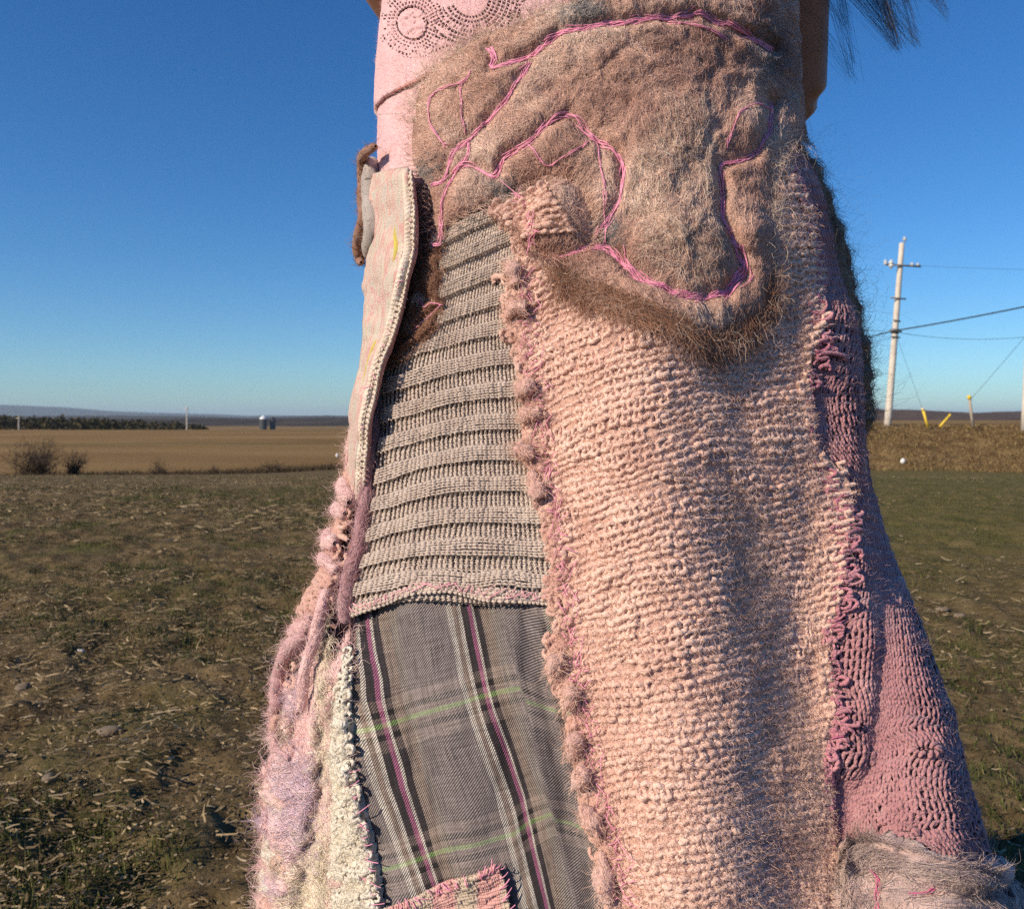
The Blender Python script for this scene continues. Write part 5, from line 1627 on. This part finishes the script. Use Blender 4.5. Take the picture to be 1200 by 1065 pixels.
t = RNG.random(420); c = poly_at([(335, 790), (312, 850), (306, 920), (304, 1000), (300, 1065), (298, 1150)], t)
fibres('pink_wisps', c[:, 0] + 12 + RNG.normal(0, 6, 420), c[:, 1], pink_h, (25, 80), .0001, m_pinkf, skirt, lambda x, y: 2.2 + .8 * vnoise(x / 30., y / 30., 23), .9, .012, .5, 8, 22)
# mauve ribbon looping off the edge, leaving a gap
puff([(352, 745), (338, 765), (328, 790), (322, 820), (320, 850), (324, 875), (332, 884)], [6, 9, 9, 8, 7, 6, 4], flat(.014), wool('mauve_ribbon_wool', [(0.3, (.50, .27, .28)), (0.7, (.64, .40, .40))], 60, 0, .4), skirt, 'pink_ribbon', 221, 900, m_pinkf, .2, (8, 26))
puff([(376, 700), (366, 730), (360, 765), (352, 800), (344, 830)], [6, 8, 8, 7, 5], flat(.012), m_pinkrov, skirt, 'pink_lock', 222, 700, m_pinkf, .2, (8, 26))

for i in range(16):
    yy = 790 + i * 18 + RNG.normal(0, 6); xx = np.interp(yy, [780, 850, 950, 1065], [336, 322, 314, 312]) + RNG.normal(2, 7)
    dx = RNG.normal(4, 6); dy = 8 + RNG.random() * 16
    puff([(xx - dx * .3, yy), (xx + RNG.normal(0, 5), yy + dy * .5), (xx + dx, yy + dy)], [3 + 3 * RNG.random(), 6 + 5 * RNG.random(), 3 + 2 * RNG.random()], lambda x, y: pink_h(x, y) - .003, [m_pinkrov, m_pinkrov, m_edge][i % 3], skirt, 'pink_tuft', 260 + i, 300, [m_pinkf, m_lilf, m_pinkf, m_crf][i % 4], .6, (12, 40))

# ---- cream boucle strip
BO = [(411, 762), (405, 800), (397, 850), (393, 900), (388, 960), (384, 1010), (380, 1090), (400, 1290), (490, 1290), (462, 1090), (452, 1040), (441, 985), (430, 925), (422, 880), (417, 830), (415, 790)]
bo_h, o = felt('cream_boucle_strip', BO, .006, .007, wool('cream_boucle', [(0.3, (.62, .55, .44)), (0.6, (.74, .68, .57)), (0.8, (.80, .75, .66))], 60, 0, .3, 900), skirt, [], 2.5, 6, .003, 231)
o['label'] = 'cream boucle wool strip beside the plaid'
Ps, Ts, Rs = [], [], []
x, y = rand_in(BO, 1500)
for i in range(len(x)):
    a0 = RNG.random() * 6.28; tt = np.linspace(0, 4.6, 9); rr_ = 2.0 + RNG.random() * 2.6
    qx = x[i] + rr_ * np.cos(tt + a0); qy = y[i] + rr_ * np.sin(tt + a0) * .9
    P, N = S(qx, qy, bo_h(qx, qy) + .0012 * np.sin(tt * .7) + .0006)
    Ps.append(P); Ts.append(N); Rs.append(np.full(9, .0010 + .0008 * RNG.random()))
g = tubes(np.array(Ps), np.array(Ts), np.array(Rs), 6)
m_bou = wool('boucle_yarn', [(0.3, (.66, .58, .47)), (0.7, (.82, .77, .68))], 60, 1500, .3, 1000)
mesh_obj('boucle_loops', g[0], g[1], m_bou, skirt, True, g[2], None, 'stuff')
fuzz('boucle_fuzz', (np.array(Ps).reshape(-1, 3), np.array(Ts).reshape(-1, 3)), 9000, .007, .00012, m_crf, skirt, 5, .6)
(b1, bs1) = loops([(306, 970), (312, 985), (318, 1002)], 13, 4.5, pink_h, .0017, 2.5)
(b2, bs2) = loops([(312, 1022), (318, 1036)], 7, 4.5, pink_h, .0016, 2.5)
bv = merge([b1, b2]); bsrc = (np.concatenate([bs1[0], bs2[0]]), np.concatenate([bs1[1], bs2[1]]))
mesh_obj('cream_bobbles', bv[0], bv[1], m_bou, skirt, True, bv[2], None, 'stuff')
fuzz('bobble_fuzz', bsrc, 900, .006, .00007, m_crf, skirt, 5, .6)
PB = [(424, 890), (430, 925), (440, 980), (450, 1030), (456, 1060)]
w = merge([whip(PB, lambda x, y: np.full(np.shape(x), .010), 16, 10, .0003, .002, .5), whip([(x - 8, y + 4) for x, y in PB], bo_h, 12, 9, .0003, .0015, 1.2)])
mesh_obj('boucle_stitching', w[0], w[1], m_thread, skirt, kind='stuff')

# ---- striped tweed patch at the bottom
TW_L = [(455, 1054), (452, 1090), (450, 1180)]; TW_R = [(577, 1004), (596, 1040), (608, 1100), (622, 1180)]
tw_map = lambda u, v: (lambda a, b_: (a[..., 0] * (1 - u) + b_[..., 0] * u, a[..., 1] * (1 - u) + b_[..., 1] * u - 4 * np.sin(u * math.pi)))(poly_at(TW_L, v), poly_at(TW_R, v))
kg, ksrc = knit(lambda u, v: tw_map(*np.broadcast_arrays(u, v)), 34, 42, .00095, .0007, face=1, off=.0085, amp=1.1, jit=.1, rvar=.2, per=7, sides=5, seed=91)
m_tweed, nt, b = new_mat('striped_tweed')
uvn = nd(nt, 'ShaderNodeTexCoord')
mp = nd(nt, 'ShaderNodeMapping'); mp.inputs['Rotation'].default_value = (0, math.radians(14), 0); mp.inputs['Scale'].default_value = (1, 0.001, .001)
nt.links.new(uvn.outputs['Object'], mp.inputs[0])
wv_ = nd(nt, 'ShaderNodeTexWave', Scale=10.5, Distortion=.6); nt.links.new(mp.outputs[0], wv_.inputs['Vector'])
nn_ = nd(nt, 'ShaderNodeTexNoise', Scale=520., Detail=2.0); nt.links.new(uvn.outputs['Object'], nn_.inputs['Vector'])
ad = nd(nt, 'ShaderNodeMath', operation='MULTIPLY_ADD'); ad.inputs[1].default_value = .55; nt.links.new(nn_.outputs[0], ad.inputs[0]); nt.links.new(wv_.outputs['Fac'], ad.inputs[2])
r1 = ramp(nt, [(.42, (.56, .45, .35)), (.75, (.60, .42, .36)), (.95, (.60, .30, .28)), (1.0, (.64, .36, .33))])
nt.links.new(ad.outputs[0], r1.inputs[0]); nt.links.new(r1.outputs[0], b.inputs['Base Color'])
o = mesh_obj('tweed_patch', kg[0], kg[1], m_tweed, skirt, True, kg[2], kg[3], 'stuff')
o['label'] = 'pink and beige striped tweed patch at the bottom'
g = grid_sheet(lambda u, v: tw_map(u, v), 30, 30, .0065)
mesh_obj('tweed_backing', g[0], g[1], m_tweed, skirt, True, g[2])
ETW = [(452, 1062), (470, 1050), (500, 1036), (540, 1020), (576, 1004), (594, 1036), (604, 1070), (612, 1110)]
w = whip(ETW, flat(.0100), 40, 9, .00036, .0015, .45)
mesh_obj('tweed_stitching', w[0], w[1], m_thread, skirt, kind='stuff')

# ------------------------------------------------------------------ pink lace top
def top_off(x, y):
    hem = np.interp(x, [430, 436, 450, 470, 490, 515, 560, 1000], [134, 130, 116, 106, 98, 84, 60, 40])
    o_ = .0035 + .0035 * sstep(hem + 1.0, hem - 1.5, y)
    o_ = o_ + .0003 * vnoise(x / 2.2, y / 9., 253) + .0006 * vnoise(x / 3., y / 3., 251) * (np.hypot(x - 484, y - 32) < 16) * 2
    return o_ + .0012 * vnoise(x / 40., y / 40., 252)
def lace_hole(x, y):
    h = np.zeros(x.shape, bool)
    for cx_, cy_, r0, r1, dr, lo, hi, dens in ((484, 32, 18, 41, 4.4, -7, 7, .6), (552, 4, 22, 62, 5.0, -.35, 2.75, .72)):
        dx, dy = x - cx_, y - cy_
        r = np.hypot(dx, dy); a = np.arctan2(dy, dx)
        k = np.floor((r - r0) / dr)
        band = ((r - r0) / dr - k) < .70
        n_ = np.round(2 * math.pi * (r0 + dr * (k + .3)) / 4.0)
        dot = np.abs(((a / (2 * math.pi) * n_ + .5 * (k % 2)) % 1) - .5) < dens * .5
        fade = _h(np.floor(a * 9), k, 3) < (1.15 - (r - r0) / (r1 - r0) * .75)
        sel = (r > r0) & (r < r1) & (a > lo) & (a < hi)
        h |= sel & band & dot & fade
        h |= (np.abs(r - r0 - .6) < 1.3) & (a > lo) & (a < hi) & (_h(np.floor(a * 20), k * 0, 8) < .8) & (cx_ < 500)
    # running dots beside the big medallion and small eyelets below
    d = dist_pl([(598, 26), (612, 10), (632, -6)], x, y)
    h |= (d < 1.4) & ((np.abs(y) % 4.2) < 2.2)
    d = dist_pl([(510, 64), (520, 60), (527, 58)], x, y)
    h |= (d < 1.6) & ((x % 4.) < 2.2)
    return h
def lace_grid(x0, x1, y0, y1, st, cut=None, holes=False):
    gx_, gy_ = np.meshgrid(np.arange(x0, x1 + .01, st), np.arange(y0, y1 + .01, st), indexing='ij')
    P, N = S(gx_, gy_, top_off(gx_, gy_))
    ids_ = np.arange(gx_.size).reshape(gx_.shape)
    q_ = np.stack([ids_[:-1, :-1], ids_[1:, :-1], ids_[1:, 1:], ids_[:-1, 1:]], -1).reshape(-1, 4)
    cx_ = (gx_[:-1, :-1] + st / 2).ravel(); cy_ = (gy_[:-1, :-1] + st / 2).ravel()
    if holes: q_ = q_[~lace_hole(cx_, cy_)]
    if cut is not None: q_ = q_[~((cx_ > cut[0]) & (cx_ < cut[1]) & (cy_ > cut[2]) & (cy_ < cut[3]))]
    return P.reshape(-1, 3), q_, None, None
fine = lace_grid(440, 660, -24, 136, 1.0, None, True)
rest = lace_grid(264, 1128, -328, 220, 4.0, (440, 660, -24, 136))
v, q, _, _ = merge([fine, rest])
top = mesh_obj('lace_top', v, q, m_lace, person)
top['label'] = 'pale pink knitted lace top with ring medallions'
so = top.modifiers.new('thickness', 'SOLIDIFY'); so.thickness = .0012; so.offset = -1
HM = [(433, 132), (440, 124), (450, 116), (470, 106), (490, 98), (515, 84)]
g, _r = roll(HM, [1.0, 1.6, 1.4, 1.8, 1.3, .9], lambda x, y: np.full(np.shape(x), .0056), .45, 8, 60, 5)
mesh_obj('lace_hem', g[0], g[1], wool('salmon_hem', [(0.3, (.62, .24, .20)), (0.7, (.76, .38, .34))], 80, 0), top, True, g[2])
# ring ridges of the medallions
rg_ = []
for cx_, cy_, rads in ((484, 32, (16.2, 20.8, 25.2, 29.6)), (552, 4, (20.6, 25.4, 30.4, 35.4, 40.4, 45.4, 50.4, 55.4))):
    for r0 in rads:
        a = np.linspace(-.5, 3.0, 70) if cx_ > 500 else np.linspace(0, 2 * math.pi, 90)
        P, N = S(cx_ + r0 * np.cos(a), cy_ + r0 * np.sin(a), np.full(len(a), .0072))
        rg_.append(tubes(P[None], N[None], .00062, 5))
v, q, uv, _ = merge(rg_)
mesh_obj('lace_rings', v, q, m_lace, top, True, uv, None, 'stuff')
x, y = rand_in([(432, -20), (660, -20), (560, 50), (500, 95), (482, 150), (480, 210), (438, 205)], 5000)
fibres('lace_fuzz', x, y, top_off, (3, 9), .00005, fibre_mat('pale_pink_fibre', [(0.3, (.82, .56, .58)), (0.7, (.90, .68, .70))], 20), top, None, 3, .0025, .4, 4, 30)

# ------------------------------------------------------------------ body (one continuous surface), shoes, hair
m_skin, nt, b = new_mat('skin')
r_, _n = noise_col(nt, [(0.3, (.32, .155, .10)), (0.7, (.42, .215, .145))], 25, 5)
nt.links.new(r_.outputs[0], b.inputs['Base Color'])
b.inputs['Roughness'].default_value = .5
b.inputs['Specular IOR Level'].default_value = .35
b.inputs['Subsurface Weight'].default_value = .08
b.inputs['Subsurface Radius'].default_value = (.01, .004, .002)
BX = 0.07


def limb(pts, rad, sides=16, flat_=1.0):
    pts = np.asarray(pts, float)
    n = 10 * (len(pts) - 1)
    t = np.linspace(0, 1, n)
    P = poly_at(pts, t)
    L = np.concatenate([[0], np.cumsum(np.linalg.norm(np.diff(pts, axis=0), axis=1))]); L /= L[-1]
    R = np.interp(t, L, rad)
    ref = np.array([.13, .31, .94]) if abs(unit(P[-1] - P[0])[2]) < .8 else np.array([.2, .97, .05])
    v, q, _, _ = tubes(P[None], np.broadcast_to(ref, (1, n, 3)), R[None], sides)
    # round both ends
    e = []
    for k, s in ((0, -1), (n - 1, 1)):
        c = P[k] + unit(P[min(k + 1, n - 1)] - P[max(k - 1, 0)]) * R[k] * .6 * s
        ring = np.arange(k * sides, (k + 1) * sides)
        v = np.concatenate([v, c[None]]); ci = len(v) - 1
        e += [[a, b_, ci, ci] for a, b_ in zip(ring, np.roll(ring, -1))]
    return v, q, np.array(e)


def ball(c, r, n=20, k=14, shape=None):
    th_ = np.linspace(0, 2 * math.pi, n, endpoint=False); ph_ = np.linspace(.05, math.pi - .05, k)
    T, Pp = np.meshgrid(th_, ph_, indexing='ij')
    d = np.stack([np.cos(T) * np.sin(Pp), np.sin(T) * np.sin(Pp), np.cos(Pp)], -1)
    V = np.asarray(c) + d * np.asarray(r)
    ids_ = np.arange(n * k).reshape(n, k)
    q_ = np.stack([ids_[:, :-1], np.roll(ids_, -1, 0)[:, :-1], np.roll(ids_, -1, 0)[:, 1:], ids_[:, 1:]], -1).reshape(-1, 4)
    caps = [[a, b_, ids_[0, 0], ids_[0, 0]] for a, b_ in zip(ids_[1:-1, 0], ids_[2:, 0])] + [[a, b_, ids_[0, -1], ids_[0, -1]] for a, b_ in zip(ids_[1:-1, -1], ids_[2:, -1])]
    return V.reshape(-1, 3), q_, np.array(caps)


pieces = []
# torso loft just inside the clothes
zt = np.concatenate([np.linspace(.80, 1.40, 26), [1.43, 1.46]])
tt = np.linspace(0, 2 * math.pi, 40, endpoint=False)
sc = np.interp(zt, [.80, .95, 1.40, 1.43, 1.46], [.80, .93, 1.0, .8, .45])
tor = np.stack([np.stack([np.interp(z, _zz, _cx) + (np.interp(z, _zz, _rx) - .004) * s * np.sin(tt), YA - (np.interp(z, _zz, _ry) - .004) * s * np.cos(tt), np.full(40, z)], -1) for z, s in zip(zt, sc)])
ids = np.arange(len(zt) * 40).reshape(len(zt), 40)
tq = np.stack([ids[:-1], np.roll(ids, -1, 1)[:-1], np.roll(ids, -1, 1)[1:], ids[1:]], -1).reshape(-1, 4)
tv = tor.reshape(-1, 3)
caps = []
for row in (0, len(zt) - 1):
    tv = np.concatenate([tv, tor[row].mean(0)[None]]); ci = len(tv) - 1
    caps += [[a, b_, ci, ci] for a, b_ in zip(ids[row], np.roll(ids[row], -1))]
pieces.append((tv, tq, np.array(caps)))
pieces.append(limb([(BX, YA + .01, 1.40), (BX, YA, 1.50), (BX, YA - .01, 1.56)], [.075, .056, .055]))
pieces.append(ball((BX, YA - .015, 1.645), (.072, .092, .112)))
pieces.append(limb([(BX, YA - .09, 1.67), (BX, YA - .118, 1.635), (BX, YA - .105, 1.622)], [.009, .014, .012]))     # nose
pieces.append(limb([(BX - .024, YA - .092, 1.598), (BX, YA - .100, 1.596), (BX + .024, YA - .092, 1.598)], [.005, .008, .005]))  # lips
pieces.append(ball((BX, YA - .075, 1.562), (.034, .03, .022)))    # chin
for s in (-1, 1):
    pieces.append(ball((BX + s * .074, YA - .005, 1.64), (.010, .020, .032)))   # ears
    pieces.append(ball((BX + s * .030, YA - .094, 1.652), (.014, .008, .008)))  # eyes
    # legs and feet
    pieces.append(limb([(BX + s * .085, YA, .92), (BX + s * .085, YA, .70), (BX + s * .080, YA, .48), (BX + s * .080, YA + .01, .30), (BX + s * .078, YA + .015, .09)], [.088, .078, .056, .054, .036]))
    pieces.append(limb([(BX + s * .080, YA + .05, .050), (BX + s * .085, YA - .04, .045), (BX + s * .092, YA - .15, .026)], [.034, .034, .022]))
# arms: folded behind the back
ARM = {1: [(BX + .19, YA + .01, 1.385), (.286, YA + .06, 1.27), (.309, YA + .105, 1.146), (.245, YA + .165, 1.10), (.155, YA + .185, 1.085)],
       -1: [(BX - .19, YA + .01, 1.385), (-.135, YA + .05, 1.32), (-.139, YA + .075, 1.255), (-.060, YA + .160, 1.175), (.01, YA + .185, 1.12)]}
for s in (1, -1):
    a = ARM[s]
    pieces.append(limb(a[:3], [.050, .034, .024]))
    pieces.append(limb(a[2:], [.024, .029, .025]))
    w_ = np.array(a[-1]); d = unit(w_ - np.array(a[-2])); up = np.array([0, -.1, 1.]); up = unit(up - d * (up @ d))
    pl_ = w_ + d * .05
    pieces.append(limb([w_ - d * .01, w_ + d * .03, w_ + d * .085], [.024, .033, .034], 12))
    for k, ln in enumerate((.068, .078, .074, .058)):
        b0 = w_ + d * .088 + up * (.028 - k * .0185)
        c1 = b0 + d * ln * .5 + np.array([0, .006, 0]); c2 = b0 + d * ln * .9 + np.array([0, -.012, 0])
        pieces.append(limb([b0 - d * .02, c1, c2], [.0098, .0090, .0075], 8))
    b0 = w_ + d * .035 + up * .030
    pieces.append(limb([b0 - d * .01, b0 + d * .028 + up * .020, b0 + d * .058 + up * .024], [.0125, .011, .009], 8))
vv, ff = [], []
bs = 0
for v_, q_, c_ in pieces:
    vv.append(v_); ff += [tuple(f) for f in (q_ + bs).tolist()] + [tuple(f[:3]) for f in (c_ + bs).tolist()]
    bs += len(v_)
me = bpy.data.meshes.new('body')
me.from_pydata(np.concatenate(vv).tolist(), [], ff)
me.update()
me.materials.append(m_skin)
body = bpy.data.objects.new('body', me)
link(body, person)
rm = body.modifiers.new('one_skin', 'REMESH'); rm.mode = 'VOXEL'; rm.voxel_size = .0048; rm.use_smooth_shade = True
sm = body.modifiers.new('soften', 'SMOOTH'); sm.factor = .5; sm.iterations = 4

m_boot = plain('dark_leather', (.05, .035, .028), .5, .2, 30, .4)
for s in (-1, 1):
    v1, q1, c1 = limb([(BX + s * .080, YA + .055, .050), (BX + s * .085, YA - .04, .050), (BX + s * .092, YA - .165, .034)], [.040, .041, .030], 16)
    v1[:, 2] = np.maximum(v1[:, 2], .004)
    v2, q2, c2 = limb([(BX + s * .080, YA + .02, .05), (BX + s * .080, YA + .018, .12), (BX + s * .080, YA + .014, .19)], [.044, .045, .049], 16)
    v, q, _, _ = merge([(v1, q1), (v2, q2)])
    boot = mesh_obj('boot', v, q, m_boot, person)
    v, q = box_vf((BX + s * .086, YA - .055, .006), (.078, .25, .016))
    mesh_obj('sole', v, q, m_boot, boot)

# hair: long, blown to the side; its ends hang into view
m_hair = fibre_mat('dark_brown_hair', [(0.3, (.020, .016, .013)), (0.7, (.055, .042, .032))], 10, .4)
H0 = np.array([BX, YA - .01, 1.66])
n = 5200
d = unit(RNG.normal(0, 1, (n, 3)) * np.array([1, 1, .8]) + np.array([0, .35, .45]))
root = H0 + d * np.array([.076, .098, .112])
tips_main = [(1000, 98, 9, .0), (1052, 62, 10, .0), (1046, 40, 10, 0), (1075, 58, 6, .0), (1108, 24, 5, 0), (1098, 8, 7, 0), (992, 40, 8, 0), (1030, 16, 16, 0), (1066, 10, 14, 0)]
tp = np.empty((n, 3)); 
for i in range(n):
    if i < 560:
        c = tips_main[RNG.choice(len(tips_main), p=[.09, .24, .18, .10, .05, .07, .09, .10, .08])]
        Yd = .80 + RNG.random() * .10
        tp[i] = at(c[0] + RNG.normal(0, c[2] * .35), c[1] - abs(RNG.normal(0, 14)), Yd)
    else:
        sgn = 1 if d[i, 0] > -.1 else -1
        tp[i] = np.array([BX + sgn * (.13 + RNG.random() * .14) + (.10 if sgn > 0 else -.02), YA + .03 + RNG.random() * .12, 1.36 + RNG.random() * .14])
k = 12
s = np.linspace(0, 1, k)[None, :, None]
ctrl1 = root + d * .05 + np.array([0, .01, 0.0])
ctrl2 = tp * .45 + root * .55 + np.stack([np.where(d[:, 0] > -.1, .07, -.05), np.full(n, .03), np.full(n, .02)], -1)
P = ((1 - s) ** 3 * root[:, None] + 3 * (1 - s) ** 2 * s * ctrl1[:, None] + 3 * (1 - s) * s ** 2 * ctrl2[:, None] + s ** 3 * tp[:, None])
ph_ = RNG.random((n, 1)) * 6.28
P[..., 0] += .006 * np.sin(s[..., 0] * 9 + ph_) * s[..., 0]
P[..., 1] += .006 * np.cos(s[..., 0] * 8 + ph_) * s[..., 0]
hair = strands_obj('hair', P, .00016, m_hair, person, .4)
